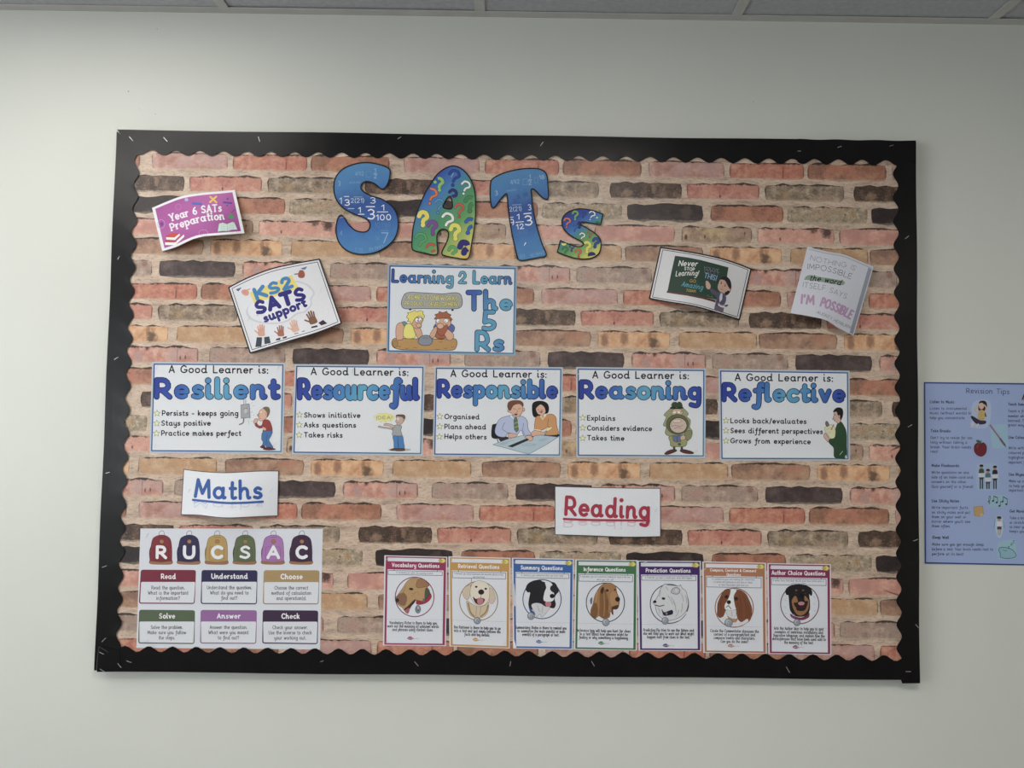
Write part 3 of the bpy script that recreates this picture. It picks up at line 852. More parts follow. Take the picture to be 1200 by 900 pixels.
for kind, yl, yr, ax in ROWS:
    zl, zr = at(150, yl, BRICK_D), at(1000, yr, BRICK_D)
    slope = (zr.z - zl.z) / (zr.x - zl.x)
    mm = (zr.x - zl.x) / 850.0
    hh = 20.3 * 0.001943
    sx = {-3: -3.05, -2: -2.03, -1: -1.0, 0: 0.0, 1: .995, 2: 1.98}
    ymid = yl + (yr - yl) * (ax - 150) / 850
    X0 = at(ax, ymid, BRICK_D).x
    for k in range(-3, 3):
        for ti, (nm, off, wd, mt) in enumerate(BR[kind]):
            x = X0 + (sx[k] * PER + off) * 0.001943 * (1.0 + 0.00 * k)
            w = wd * 0.001943
            ztop = zl.z + slope * (x + w / 2 - zl.x)
            # the paper's own edges at this height
            t = (pc[0].z - ztop) / (pc[0].z - pc[3].z)
            lim0 = pc[0].x + (pc[3].x - pc[0].x) * t + 0.002
            lim1 = pc[1].x + (pc[2].x - pc[1].x) * t - 0.0006
            if x + w < lim0 + 0.028 or x > lim1 - 0.006: continue
            q = SHAPES[kind][ti]
            lo = max(0.0, (lim0 - x) / w); hi = min(1.0, (lim1 - x) / w)
            key = (nm, round(lo, 2), round(hi, 2))
            if key not in DATA:
                pts = [(min(max(px_, lo if lo > 0 else -9), hi if hi < 1 else 9), py_) for px_, py_ in q]
                cx = (max(lo, 0) + min(hi, 1)) / 2
                Vv = [(cx, 0, .5)] + [(p[0], 0, p[1]) for p in pts]
                Uv = [(cx * LEN, .5)] + [(p[0] * LEN, p[1]) for p in pts]
                n = len(pts)
                me = bpy.data.meshes.new('printed_brick')
                me.from_pydata(Vv, [], [(0, 1 + (i + 1) % n, 1 + i) for i in range(n)])
                ul = me.uv_layers.new(name='UVMap')
                ul.data.foreach_set('uv', [c for p in me.polygons for vi in p.vertices for c in Uv[vi]])
                me.materials.append(mt); me.update()
                DATA[key] = me
            o = bpy.data.objects.new('printed_brick', DATA[key])
            COL.objects.link(o); o.parent = paper_root
            o.location = Vector((x, -BRICK_D, ztop - hh)) - paper_root.location
            o.scale = (w, 1, hh)
            o.rotation_euler = (0, -math.atan(slope), 0)

# scalloped black border ----------------------------------------------------
def strip(name, label, p0, p1, q0, q1, lift, period=27.8, amp=3.1, phase=0.0, bow=0.0, scallop=True, staples=()):
    """Border strip: outer edge p0-p1, scalloped inner edge around q0-q1 (photo pixels); bow lifts the scalloped edge."""
    n = 220
    L = math.hypot(q1[0] - q0[0], q1[1] - q0[1])
    nx, ny = (q0[1] - q1[1]) / L, (q1[0] - q0[0]) / L
    sg = 1 if nx * (q0[0] - p0[0]) + ny * (q0[1] - p0[1]) > 0 else -1
    V = []
    rootp = at((p0[0] + p1[0]) / 2, max(p0[1], p1[1]), BOARD_D + lift)
    root = empty(name, rootp); tag(root, label, 'border strip', 'scalloped black border strips')
    for side in (0, 1):
        for i in range(n + 1):
            t = i / n
            w = math.sin(2 * math.pi * (t * L / period + phase)) * amp if scallop else 0
            e = 0.0003 * math.sin(t * 17 + p0[0]) + 0.0002 * math.sin(t * 41)
            for j in range(4):
                s_ = j / 3
                a = (p0[0] + (p1[0] - p0[0]) * t, p0[1] + (p1[1] - p0[1]) * t)
                a = (a[0] + .35 * math.sin(t * 23 + p1[1]), a[1] + .35 * math.sin(t * 19 + p0[0]))
                b = (q0[0] + (q1[0] - q0[0]) * t + sg * nx * w, q0[1] + (q1[1] - q0[1]) * t + sg * ny * w)
                d = BOARD_D + lift + (bow + e) * s_ ** 2 + e * .5
                V.append(at(a[0] + (b[0] - a[0]) * s_, a[1] + (b[1] - a[1]) * s_, d) + Vector((0, .0004 * side, 0)))
    m_ = (n + 1) * 4
    Fc = []
    for i in range(n):
        for j in range(3):
            k = i * 4 + j
            f = (k, k + 1, k + 5, k + 4)
            Fc += [f, tuple(m_ + x for x in reversed(f))]
        for k, l in ((i * 4, i * 4 + 4), (i * 4 + 7, i * 4 + 3)): Fc.append((k, l, m_ + l, m_ + k))
    for k in range(3): Fc += [(k + 1, k, m_ + k, m_ + k + 1), (n * 4 + k, n * 4 + k + 1, m_ + n * 4 + k + 1, m_ + n * 4 + k)]
    me = mesh_obj('strip', V, Fc, BLACK, root, origin=root.location)
    import bmesh
    bm = bmesh.new(); bm.from_mesh(me.data); bmesh.ops.recalc_face_normals(bm, faces=bm.faces)
    bm.to_mesh(me.data); bm.free()
    for x, y, ang, ln in staples:
        d = BOARD_D + lift + bow * .5 + 0.0018
        dx, dy = math.cos(math.radians(ang)) * ln / 2, -math.sin(math.radians(ang)) * ln / 2
        staple_mesh(at(x - dx, y - dy, d), at(x + dx, y + dy, d), root, root.location)
    return root
strip('border_strip', 'long black scalloped border strip along the top of the board', (137, 152), (937, 163.3), (160, 178.5), (937, 189.3), .0030, phase=.10,
      staples=[(153.5, 162.5, -50, 6), (193.8, 163.3, -48, 6), (303.5, 163, -75, 5.5), (468, 161.5, 30, 4), (635, 168.5, 55, 5)])
strip('border_strip', 'short black scalloped border piece joined on to the long top strip', (934.5, 163), (1073.5, 165), (934.5, 189), (1073.5, 191.5), .0036, phase=.02, staples=[(984, 172, 20, 4), (1045, 170.5, 15, 4), (936.5, 177, 5, 3)])
strip('border_strip', 'black scalloped border strip down the side beside the pink card', (136.5, 154), (110.5, 786), (161, 176), (137.5, 786), .0024, phase=.3, bow=.0007,
      staples=[(136, 420, 30, 5), (139, 302, 60, 4), (126, 554, 15, 4), (122, 664, 20, 5), (121.5, 750, 45, 6)])
strip('border_strip', 'black scalloped border strip along the bottom of the board', (116, 787), (1065, 796.8), (116, 760), (1065, 771.5), .0036, phase=.15, amp=3.5,
      staples=[(151, 775.4, -20, 5.5), (488, 778, -50, 6), (377, 775, 20, 3), (598, 778, 80, 5), (695, 778, -60, 6), (923.5, 785, -60, 7)])
strip('border_strip', 'black scalloped border strip down the side beside the blue revision poster', (1073.5, 167), (1078, 801), (1049.3, 176), (1054.2, 801), .0028, phase=.25,
      staples=[(1063, 278, 40, 5), (1066.5, 499, 30, 5), (1073, 633, 20, 5), (1075, 734, -50, 5), (1064.5, 787, 0, 5.5)])
# black square patch over the corner
pr = empty('border_patch', at(127, 787, BOARD_D + .005))
tag(pr, 'small black paper patch stapled over the lower corner of the border', 'border patch')
cc = [at(x, y, BOARD_D + .0046) for x, y in ((115.5, 757.5), (140, 762), (141, 787.2), (113.5, 787.5))]
VV = [p for p in cc] + [p + Vector((0, .0004, 0)) for p in cc]
mesh_obj('patch', VV, [(0, 3, 2, 1), (4, 5, 6, 7), (0, 1, 5, 4), (1, 2, 6, 5), (2, 3, 7, 6), (3, 0, 4, 7)], BLACK, pr, origin=pr.location)
EDGE = ink('#6d6a68')
def hairline(pts, parent, w=.0006, d=BOARD_D + .0052):
    V_, F_ = [], []
    for (x0, y0), (x1, y1) in zip(pts, pts[1:]):
        p, q = at(x0, y0, d), at(x1, y1, d)
        n_ = (q - p).cross(Vector((0, -1, 0))).normalized() * w / 2
        k = len(V_); V_ += [p - n_, q - n_, q + n_, p + n_]; F_.append((k, k + 1, k + 2, k + 3))
    mesh_obj('worn_edge', V_, F_, EDGE, parent, origin=parent.location)
hairline([(127, 764.5), (116, 757.8), (113.8, 775), (113.2, 786)], pr)
for x, y, ang, ln in ((119, 765.5, -25, 5), (140, 780, -50, 6), (119.5, 785.5, -30, 5)):
    dx, dy = math.cos(math.radians(ang)) * ln / 2, -math.sin(math.radians(ang)) * ln / 2
    staple_mesh(at(x - dx, y - dy, BOARD_D + .0064), at(x + dx, y + dy, BOARD_D + .0064), pr, pr.location)

# ================================================================== cut-out letters
INKB = '#141318'
BLUEG = [(0.0, '#4f97cc'), (.30, '#3f83c4'), (.48, '#2a58a6'), (.62, '#2f62b4'), (.80, '#3a80c6'), (1.0, '#4a90cc')]
def cutout(name, label, pts, z, mat, holes=(), lift=.004, lw=1.5):
    """Letter cut from card: extruded outline with a printed black edge."""
    loops = [[(z[0] + x / z[2], z[1] + y / z[2]) for x, y in catmull(q, True, 5)] for q in [pts] + list(holes)]
    xs = [p[0] for p in loops[0]]; ys = [p[1] for p in loops[0]]
    top = [(min(xs), min(ys)), (max(xs), min(ys))]; bot = [(min(xs), max(ys)), (max(xs), max(ys))]
    sh = Sheet.__new__(Sheet)
    sh.top, sh.bot, sh.tl, sh.bl = top, bot, Sheet._len(top), Sheet._len(bot)
    sh.d0, sh.curl, sh.z, sh.curved = BOARD_D + lift, None, z, False
    sh.bb = (min(xs), min(ys), max(xs) - min(xs), max(ys) - min(ys))
    sh.root = empty(name, at(sum(xs) / len(xs), max(ys), sh.d0))
    tag(sh.root, label, 'cut-out letter', 'cut-out heading letters')
    flat = [p for q in loops for p in q]
    tris = tessellate_polygon([[Vector((x, y, 0)) for x, y in q] for q in loops])
    fr = [at(x, y, sh.d0) for x, y in flat]; bk = [p + Vector((0, .0006, 0)) for p in fr]
    n = len(flat); Fc = []
    for t in tris:
        a, b, c = (flat[i] for i in t)
        t = t if (b[0] - a[0]) * (c[1] - a[1]) - (b[1] - a[1]) * (c[0] - a[0]) < 0 else tuple(reversed(t))
        Fc += [t, tuple(n + i for i in reversed(t))]
    k = 0
    for q in loops:
        for i in range(len(q)): Fc.append((k + i, k + (i + 1) % len(q), n + k + (i + 1) % len(q), n + k + i))
        k += len(q)
    mesh_obj('card', fr + bk, Fc, mat, sh.root, uvs=[sh.uv(p) for p in flat + flat], origin=sh.root.location)
    A = Art((0, 0, 1))
    for q in loops: A.k = 1; A._stroke(q + [q[0]], lw, ink(INKB))
    sh.lay('outline', A, 3)
    return sh
ZS = (385, 180, 7.2)
blue = ramp_ink('blue_watercolour', BLUEG, .12, .92, -.06, noise=.16, nscale=7)
s1 = cutout('letter_s', 'blue cut-out capital S printed with white fractions', [(520, 160), (505, 125), (440, 95), (330, 76), (230, 86), (130, 125), (70, 185), (46, 255), (50, 340), (80, 410), (140, 470), (230, 515), (310, 545), (350, 590), (340, 640), (300, 662), (230, 650), (170, 600), (135, 545), (110, 520), (85, 535), (66, 600), (66, 680), (95, 760), (160, 820), (250, 848), (340, 845), (430, 820), (520, 760), (570, 690), (588, 600), (575, 510), (530, 440), (450, 385), (370, 360), (300, 325), (273, 290), (285, 250), (330, 235), (390, 255), (445, 298), (475, 290), (505, 240)], ZS, blue)
A = Each(s1, 'printed_number', 2, ZS)
WH, PB, DB = '#eef1f6', '#7fb2dc', '#2a4f98'
A.text('3', [(135, 440), (180, 440)], 38, WH, .2); A.line([(133, 362), (172, 362)], .8, WH)
A.text('2(21)', [(188, 415), (300, 415)], 27, '#c9dcef', .17); A.line([(215, 366), (285, 366)], .6, '#9cc3e4')
A.text('3', [(352, 422), (398, 422)], 38, '#dfe8f4', .18)
A.text('1', [(250, 500), (272, 500)], 34, WH, .2); A.line([(252, 512), (300, 512)], 1.0, WH)
A.line([(318, 448), (388, 448)], 1.2, WH); A.text('3', [(330, 556), (392, 556)], 62, WH, .17)
A.text('1', [(445, 482), (470, 482)], 36, WH, .2); A.line([(412, 492), (500, 492)], 1.0, WH); A.text('100', [(402, 565), (528, 562)], 36, WH, .2)
A.text('1', [(90, 425), (112, 425)], 38, '#cfe0f0', .16); A.line([(165, 464), (215, 464)], .8, '#b9d2ea')
A.text('492', [(225, 190), (300, 185)], 26, PB, .16); A.text('1', [(385, 160), (400, 160)], 24, '#9cc6e6', .17); A.line([(376, 168), (410, 168)], .5, '#9cc6e6'); A.text('2', [(382, 210), (408, 210)], 26, '#9cc6e6', .17)
A.text('3', [(80, 272), (102, 272)], 28, '#8fbde2', .16); A.text('40540', [(175, 255), (265, 250)], 13, PB, .18)
A.text('10198', [(388, 622), (525, 620)], 28, '#5d90cb', .13); A.text('7', [(445, 755), (505, 755)], 62, '#8fb9e2', .13); A.line([(440, 650), (505, 650)], .5, '#6fa1d4')
A.text('x', [(398, 735), (432, 735)], 40, '#5f93cd', .14); A.text('1.15', [(220, 825), (290, 830)], 22, '#6fa6d8', .14); A.text('19.1997', [(345, 825), (465, 800)], 20, '#7fb0dc', .14)
A.text('4', [(95, 690), (118, 690)], 28, '#6ea2d6', .14); A.text('18', [(135, 352), (175, 352)], 20, '#4f82c2', .14)
A.line([(385, 150), (412, 180)], .4, PB); A.rrect([(318, 150), (360, 150), (360, 200), (318, 200)], 4, None, '#6aa3d6', .4)
s1.staple(112, 540, 10, 4)

QG = [(0.0, '#2e3f9c'), (.2, '#2b56b8'), (.36, '#3a86c8'), (.5, '#3f9a6a'), (.66, '#5aa858'), (.8, '#b9c84a'), (.92, '#e8d048'), (1.0, '#e79a52')]
def qmark(A, x, y, h, c, w=.2, rot=0.0, line='#1b2a55', ow=.35):
    r = math.radians(rot)
    bx, by = math.cos(r) * h * .36, math.sin(r) * h * .36
    A.text('?', [(x - bx, y - by), (x + bx, y + by)], h / 1.5, c, w, outline=line, ow=ow)
ZA = (475, 185, 7.2)
a1 = cutout('letter_a', 'multicoloured cut-out capital A covered in question marks', [(400, 68), (450, 80), (500, 115), (545, 170), (575, 240), (590, 320), (592, 400), (592, 480), (585, 560), (575, 640), (560, 720), (545, 810), (530, 845), (500, 855), (430, 845), (350, 830), (312, 815), (312, 785), (340, 730), (360, 680), (365, 640), (350, 612), (320, 602), (290, 612), (268, 650), (268, 720), (273, 790), (262, 815), (225, 818), (150, 800), (80, 785), (58, 765), (55, 720), (62, 620), (72, 560), (95, 470), (130, 380), (165, 300), (210, 225), (260, 150), (310, 105), (355, 80)], ZA,
            ramp_ink('rainbow_a', QG, .42, .62, -.05, noise=.06), holes=[[(378, 325), (390, 350), (398, 405), (385, 430), (345, 428), (318, 412), (335, 370), (358, 335)]])
# keep marks inside the letter: drop vertices that fall outside the card outline
def clip_art(A, loop, z):
    L = [(z[0] + x / z[2], z[1] + y / z[2]) for x, y in catmull(loop, True, 5)]
    def inside(p):
        r = False
        for (x0, y0), (x1, y1) in zip(L, L[1:] + L[:1]):
            if (y0 > p[1]) != (y1 > p[1]) and p[0] < x0 + (p[1] - y0) / (y1 - y0) * (x1 - x0): r = not r
        return r
    ok = [inside(v) for v in A.v]
    keep = [i for i, f in enumerate(A.f) if all(ok[k] for k in f)]
    A.f = [A.f[i] for i in keep]; A.m = [A.m[i] for i in keep]
AOUT = [(400, 76), (450, 88), (495, 122), (538, 175), (567, 243), (582, 320), (584, 400), (584, 480), (577, 560), (567, 640), (552, 720), (538, 805), (522, 838), (500, 847), (430, 837), (350, 822), (320, 810), (320, 785), (348, 730), (368, 680), (373, 640), (355, 605), (320, 594), (285, 605), (260, 650), (260, 720), (265, 785), (255, 807), (225, 810), (150, 792), (85, 778), (66, 760), (63, 720), (70, 620), (80, 560), (103, 470), (138, 380), (172, 304), (217, 230), (266, 157), (314, 113), (357, 88)]
HOLE = [(378, 318), (395, 345), (404, 410), (388, 437), (345, 436), (310, 416), (328, 370), (352, 330)]
def cut_hole(A, hole, z):
    L = [(z[0] + x / z[2], z[1] + y / z[2]) for x, y in hole]
    def inside(p):
        r = False
        for (x0, y0), (x1, y1) in zip(L, L[1:] + L[:1]):
            if (y0 > p[1]) != (y1 > p[1]) and p[0] < x0 + (p[1] - y0) / (y1 - y0) * (x1 - x0): r = not r
        return r
    ok = [inside(v) for v in A.v]
    keep = [i for i, f in enumerate(A.f) if not any(ok[k] for k in f)]
    A.f = [A.f[i] for i in keep]; A.m = [A.m[i] for i in keep]
A = Each(a1, 'question_mark', 2, ZA, lambda B: (clip_art(B, AOUT, ZA), cut_hole(B, HOLE, ZA)))
A.qmark(400, 240, 150, '#2d4aa6', .2, 8); A.qmark(290, 285, 130, '#8fce52', .3, -5); A.qmark(490, 310, 125, '#f2f4f4', .2, 14)
A.qmark(205, 395, 150, '#ef7d3c', .2, 10); A.qmark(375, 372, 120, '#2f2f86', .28, 20) ; A.qmark(275, 470, 130, '#4f9bdc', .18, 8)
A.qmark(150, 585, 150, '#f2e23a', .36, 0, ow=.5); A.qmark(335, 612, 160, '#f4f6f2', .2, 12); A.qmark(455, 505, 125, '#e2573c', .2, 0)
A.qmark(545, 462, 150, '#3f8f4f', .28, 0); A.qmark(235, 655, 135, '#8a4fa0', .32, -5); A.qmark(425, 700, 155, '#f0e63c', .34, -4); A.qmark(525, 645, 150, '#2566c0', .26, 14)
A.qmark(115, 780, 155, '#4fae5a', .17, 8); A.qmark(205, 855, 140, '#e65340', .17, 8); A.qmark(398, 855, 120, '#58b35c', .3, 0); A.qmark(495, 850, 165, '#2f2a80', .42, 0, ow=.3)
a1.staple(397, 145, 60, 5)

ZT = (565, 190, 7.2)
t1 = cutout('letter_t', 'blue cut-out capital T printed with white fractions', [(70, 190), (85, 145), (140, 110), (220, 80), (320, 60), (410, 53), (480, 58), (525, 80), (548, 120), (555, 200), (560, 290), (545, 315), (510, 300), (470, 260), (435, 228), (415, 235), (420, 300), (430, 400), (450, 500), (480, 610), (510, 700), (540, 770), (530, 795), (480, 805), (400, 820), (340, 830), (305, 818), (285, 750), (255, 620), (235, 500), (220, 380), (210, 275), (190, 275), (150, 320), (110, 375), (90, 385), (75, 360), (68, 280)], ZT, blue)
A = Each(t1, 'printed_number', 2, ZT)
A.text('1', [(292, 485), (314, 485)], 34, WH, .2); A.line([(284, 508), (348, 502)], 1.0, WH); A.text('12', [(290, 570), (356, 562)], 32, WH, .2)
A.line([(352, 436), (412, 430)], 1.2, WH); A.text('3', [(362, 538), (428, 532)], 60, WH, .18); A.text('9', [(236, 535), (272, 532)], 38, WH, .18); A.line([(236, 466), (262, 464)], .9, WH)
A.text('2(21)', [(232, 418), (335, 410)], 27, '#bcd4ec', .16); A.line([(255, 362), (330, 358)], .6, '#9cc3e4'); A.text('3', [(388, 408), (416, 406)], 36, '#d8e4f2', .17)
A.text('492', [(240, 190), (318, 180)], 26, '#93c0e4', .16); A.text('1', [(395, 140), (408, 140)], 24, '#a9cdea', .17); A.line([(388, 150), (420, 148)], .5, '#a9cdea'); A.text('2', [(393, 192), (418, 190)], 26, '#a9cdea', .17)
A.text('18', [(482, 146), (526, 142)], 24, '#b4d2ec', .16); A.text('3', [(112, 282), (134, 280)], 28, '#a9cdea', .16); A.text('1040540', [(205, 252), (290, 240)], 11, '#7fb2dc', .18)
A.text('3 18', [(296, 312), (388, 285)], 24, '#244a96', .15); A.text('600', [(310, 612), (385, 605)], 26, '#4f88c8', .13); A.text('10.1997', [(410, 805), (525, 780)], 20, '#7fb4e0', .14); A.text('03', [(322, 808), (362, 802)], 20, '#7fb4e0', .14)
A.rrect([(345, 142), (382, 142), (382, 190), (345, 190)], 4, None, '#7db1de', .4); A.rrect([(440, 130), (470, 130), (470, 175), (440, 175)], 4, None, '#7db1de', .4)
A.text('3', [(256, 345), (290, 345)], 22, '#2a519e', .14)
t1.staple(362, 690, 60, 3.5)
SOUT = [(1020, 440, 1), (940, 410), (850, 395), (790, 398), (720, 425), (680, 470), (675, 520), (695, 570), (740, 615), (800, 650), (845, 675), (853, 700), (820, 715), (770, 705), (700, 680), (660, 662, 1), (635, 760, 1), (700, 785), (780, 810), (860, 818), (930, 808), (985, 770), (1003, 710), (995, 650), (950, 600), (890, 560), (840, 530), (828, 515), (850, 505), (920, 515), (1000, 528, 1)]
s2 = cutout('letter_s', 'small multicoloured cut-out s covered in question marks', SOUT, ZT, ramp_ink('rainbow_s', [(0, '#3a2f8a'), (.25, '#2b56b8'), (.42, '#3a8ac8'), (.55, '#4a9f62'), (.75, '#7db552'), (.9, '#d8d84a'), (1, '#e8d048')], .45, .75, -.12, noise=.05))
A = Each(s2, 'question_mark', 2, ZT, lambda B: clip_art(B, SOUT, ZT))
A.qmark(785, 490, 85, '#7cc04e', .26, 0); A.qmark(910, 490, 85, '#f0f3f4', .18, 18); A.qmark(712, 555, 90, '#ef7d3c', .2, 5, '#3a2f6a'); A.qmark(850, 470, 55, '#2c4fae', .22, 15); A.qmark(780, 585, 60, '#2f6fc4', .2, 10)
A.qmark(832, 665, 75, '#f2f4f2', .22, 15); A.qmark(905, 640, 65, '#d8744a', .2, 10); A.qmark(885, 770, 110, '#f0e63c', .34, 0); A.qmark(950, 725, 95, '#2f4f9c', .34, 10); A.qmark(815, 810, 80, '#ef6a3c', .24, -5); A.qmark(755, 755, 60, '#6a4f9a', .3, 0)
A.qmark(700, 790, 80, '#3f8f4f', .2, 0); A.oval(925, 785, 34, 28, '#2f2a80'); A.oval(690, 690, 22, 16, '#f0e63c', line='#1b2a55', lw=.3); A.oval(970, 468, 9, 8, '#e9f06a'); A.qmark(965, 560, 60, '#2f7f4a', .26, 10); A.qmark(820, 560, 60, '#2f2f7a', .4, 5)

# ================================================================== small cards at the top
Z1 = (170, 210, 1200 / 130)
y6 = Sheet('title_card', 'pink curled card reading Year 6 SATs Preparation with books drawn on it', 'card', [(75, 310), (250, 236), (400, 183), (600, 150), (800, 132), (972, 115)], [(185, 780), (330, 735), (480, 665), (600, 625), (800, 605), (1075, 585)],
           '#f0eef2', Z1, curl=lambda u, v: .002 + .034 * math.sin(u * math.pi * .95) * (.2 + .8 * v) + .030 * v * max(0, u - .35))
A = y6.art((0, 0, 1)); A.poly(y6.quad(.035, .05, .965, .945, 14), ramp_ink('pink_print', [(0, '#a83f96'), (.5, '#c35fb0'), (1, '#9c3a90')], .6, .5, -.1, noise=.3, nscale=3)); pink = y6.lay('pink_ground', A, 1)
A = y6.art()
def arcb(pts): return pts
A.text('Year 6 SATs', [(275, 462), (470, 405), (640, 368), (832, 352)], 62, '#f3ecf4', .24, serif=.17, capk=.9)
A.text('Preparation', [(285, 565), (480, 500), (650, 458), (862, 440)], 62, '#f3ecf4', .24, serif=.17, capk=.9)
y6.lay('title_lettering', A, 3, parent=pink)
A = y6.art()
A.poly([(225, 610), (290, 580), (378, 585), (325, 655), (228, 650)], '#d84a36').poly([(228, 628), (318, 630), (372, 588), (378, 606), (325, 658), (230, 652)], '#f4efe8'); y6.lay('printed_book', A, 4)
A = y6.art(); A.poly([(215, 660), (325, 668), (418, 590), (425, 612), (325, 712), (215, 712)], '#c2303a').poly([(216, 682), (322, 684), (420, 596), (425, 622), (325, 714), (216, 712)], '#f6f2ee')
y6.lay('printed_book', A, 4)
A = y6.art(); A.poly([(800, 480), (840, 470), (885, 485), (945, 462), (965, 468), (1000, 545), (940, 548), (890, 562), (840, 560), (785, 568)], '#cfe3da', line='#7f9a94', lw=.4).line([(885, 487), (890, 560)], .5, '#8fa8a4')
for k in range(4): A.line([(812, 495 + k * 17), (868, 497 + k * 16)], .35, '#9fbab2').line([(902, 497 + k * 15), (962, 482 + k * 17)], .35, '#9fbab2')
y6.lay('printed_open_book', A, 4)
A = Each(y6, 'printed_doodle', 4, Z1)
A.line([(705, 190), (772, 250)], 2.2, '#f0c83a').line([(770, 188), (703, 248)], 2.2, '#f0c83a').line([(515, 262), (608, 268)], 2.6, '#3a6fd0').line([(850, 250), (935, 258)], 2.0, '#4a49b0').oval(893, 212, 11, 11, '#5a4ab0').oval(888, 285, 9, 9, '#5a4ab0')
A.poly([(890, 412), (930, 368), (968, 415), (935, 432)], '#3f9a5c').oval(448, 222, 20, 18, '#a9bce8').ring(175, 485, 38, 48, .5, '#d9a9d6').ring(360, 300, 30, 30, .35, '#d48fcb').ring(630, 580, 48, 34, .35, '#dba3d4').line([(935, 360), (975, 325)], .6, '#5a3a80').oval(180, 485, 18, 22, '#8a3f9a')

Z2 = (262, 295, 1066 / 148)
ks = Sheet('support_card', 'white curled card reading KS2 SATS support with printed raised hands', 'card', [(38, 300), (200, 216), (400, 140), (600, 95), (812, 58)], [(222, 860), (420, 800), (600, 745), (800, 685), (1000, 605)],
           '#e6e5ea', Z2, curl=lambda u, v: .002 + .014 * math.sin(u * math.pi) * (.4 + .6 * v) + .030 * v * v * max(0, u - .2))
def frame2(sh, c='#17171b', inset=(.022, .03)):
    A = sh.art((0, 0, 1))
    q = sh.quad(.006, .008, .994, .992, 14); A.k = 1; A._stroke(q + [q[0]], 1.5, ink(c))
    q = sh.quad(inset[0] + .012, inset[1] + .014, 1 - inset[0] - .012, 1 - inset[1] - .014, 14); A.k = 2; A._stroke(q + [q[0]], .7, ink(c))
    sh.lay('printed_frame', A, 1)
frame2(ks)
A = ks.art()
A.fill([(230, 440), (190, 500), (215, 565), (300, 600), (420, 612), (540, 590), (620, 530), (690, 510), (745, 450), (745, 400), (770, 350), (740, 300), (690, 265), (600, 245), (480, 260), (360, 310), (290, 360)], '#d5d4de').fill([(225, 450), (205, 500), (235, 555), (310, 588), (420, 598), (530, 578), (610, 520), (680, 500), (732, 445), (732, 395), (755, 350), (725, 308), (680, 275), (590, 255), (480, 270), (360, 320), (290, 370)], '#e9e8ee')
A.poly([(220, 345), (575, 195), (635, 305), (262, 440)], '#eedc5e')
cloud = ks.lay('printed_cloud', A, 2)
A = ks.art()
A.text('KS2', [(276, 420), (600, 302)], 86, '#2f86c6', .40, capk=.8, track=-.12)
A.text('SATS', [(278, 545), (712, 408)], 98, '#2b2684', .40, capk=.8, track=-.12)
A.text('support', [(345, 605), (712, 462)], 58, '#2b2684', .36, capk=.8, track=-.05)
ks.lay('title_lettering', A, 3, parent=cloud)
def hand(A, cx, cy, s, rot, skin, line):
    c, d = math.cos(math.radians(rot)), math.sin(math.radians(rot))
    R = lambda x, y: (cx + (x * c - y * d) * s, cy + (x * d + y * c) * s)
    A.fill([R(*p) for p in ((-.32, .5), (-.36, .1), (-.3, -.12), (0, -.18), (.3, -.12), (.38, .1), (.36, .5))], skin)
    for x0, y0, x1, y1, w in ((-.27, -.05, -.38, -.55, .15), (-.1, -.1, -.14, -.72, .16), (.08, -.1, .1, -.74, .16), (.25, -.05, .32, -.6, .15), (-.3, .25, -.72, -.08, .15)):
        A.line([R(x0, y0), R(x1, y1)], w * s / A.z[2], skin)
        A.line([R((x0 + x1) / 2 + .07, (y0 + y1) / 2), R(x0 + .07, y0)], .3, line)
for nm, cx, cy, s, rot, sk, ln in (('printed_hand', 318, 672, 75, 0, '#e7a78c', '#b9745c'), ('printed_hand', 482, 676, 70, -2, '#b5694c', '#7d4430'), ('printed_hand', 600, 635, 78, -14, '#eab49a', '#bf8068'), ('printed_hand', 748, 565, 86, -18, '#8a5a3e', '#5a3826')):
    A = ks.art(); hand(A, cx, cy, s, rot, sk, ln); ks.lay(nm, A, 4)
A = Each(ks, 'printed_cuff', 4, Z2); A.poly([(280, 722), (325, 722), (318, 800), (268, 805)], '#39434f').poly([(342, 722), (385, 715), (398, 770), (346, 780)], '#39434f').poly([(445, 735), (480, 725), (478, 745), (440, 748)], '#4a2b40').poly([(498, 722), (535, 712), (530, 728), (500, 735)], '#4a2b40').poly([(742, 632), (790, 620), (795, 635), (740, 645)], '#3a1f38').poly([(800, 600), (840, 575), (875, 605), (825, 622)], '#3a1f38')
A.poly([(595, 690), (630, 684), (632, 690), (597, 696)], '#6a6a72').poly([(660, 672), (685, 664), (686, 670), (662, 678)], '#6a6a72')
for q, cuff, sk, ln in ([(150, 345), (120, 320), (152, 302), (100, 315), (125, 335)], [(102, 318), (152, 300), (145, 312), (125, 336)], '#e69c86', 0), ([(0, 0)], [(650, 140), (706, 124), (690, 150), (668, 150)], '#a8573c', 1):
    A = ks.art(); A.poly(cuff, '#4a6ea8' if ln == 0 else '#5f7fa8')
    if ln == 0: A.fill([(150, 340), (165, 320), (200, 322), (215, 345), (205, 368), (175, 368)], sk).line([(190, 328), (220, 314)], 1.3, sk).line([(180, 335), (178, 350)], .3, '#b06a58')
    else: A.fill([(640, 160), (670, 158), (685, 185), (680, 215), (650, 222), (628, 205)], sk).line([(645, 185), (600, 190)], 1.3, sk).line([(650, 195), (640, 210)], .3, '#743a28')
    ks.lay('printed_hand', A, 4)
ks.staple(820, 322, 65, 4); ks.staple(210, 568, 65, 4)

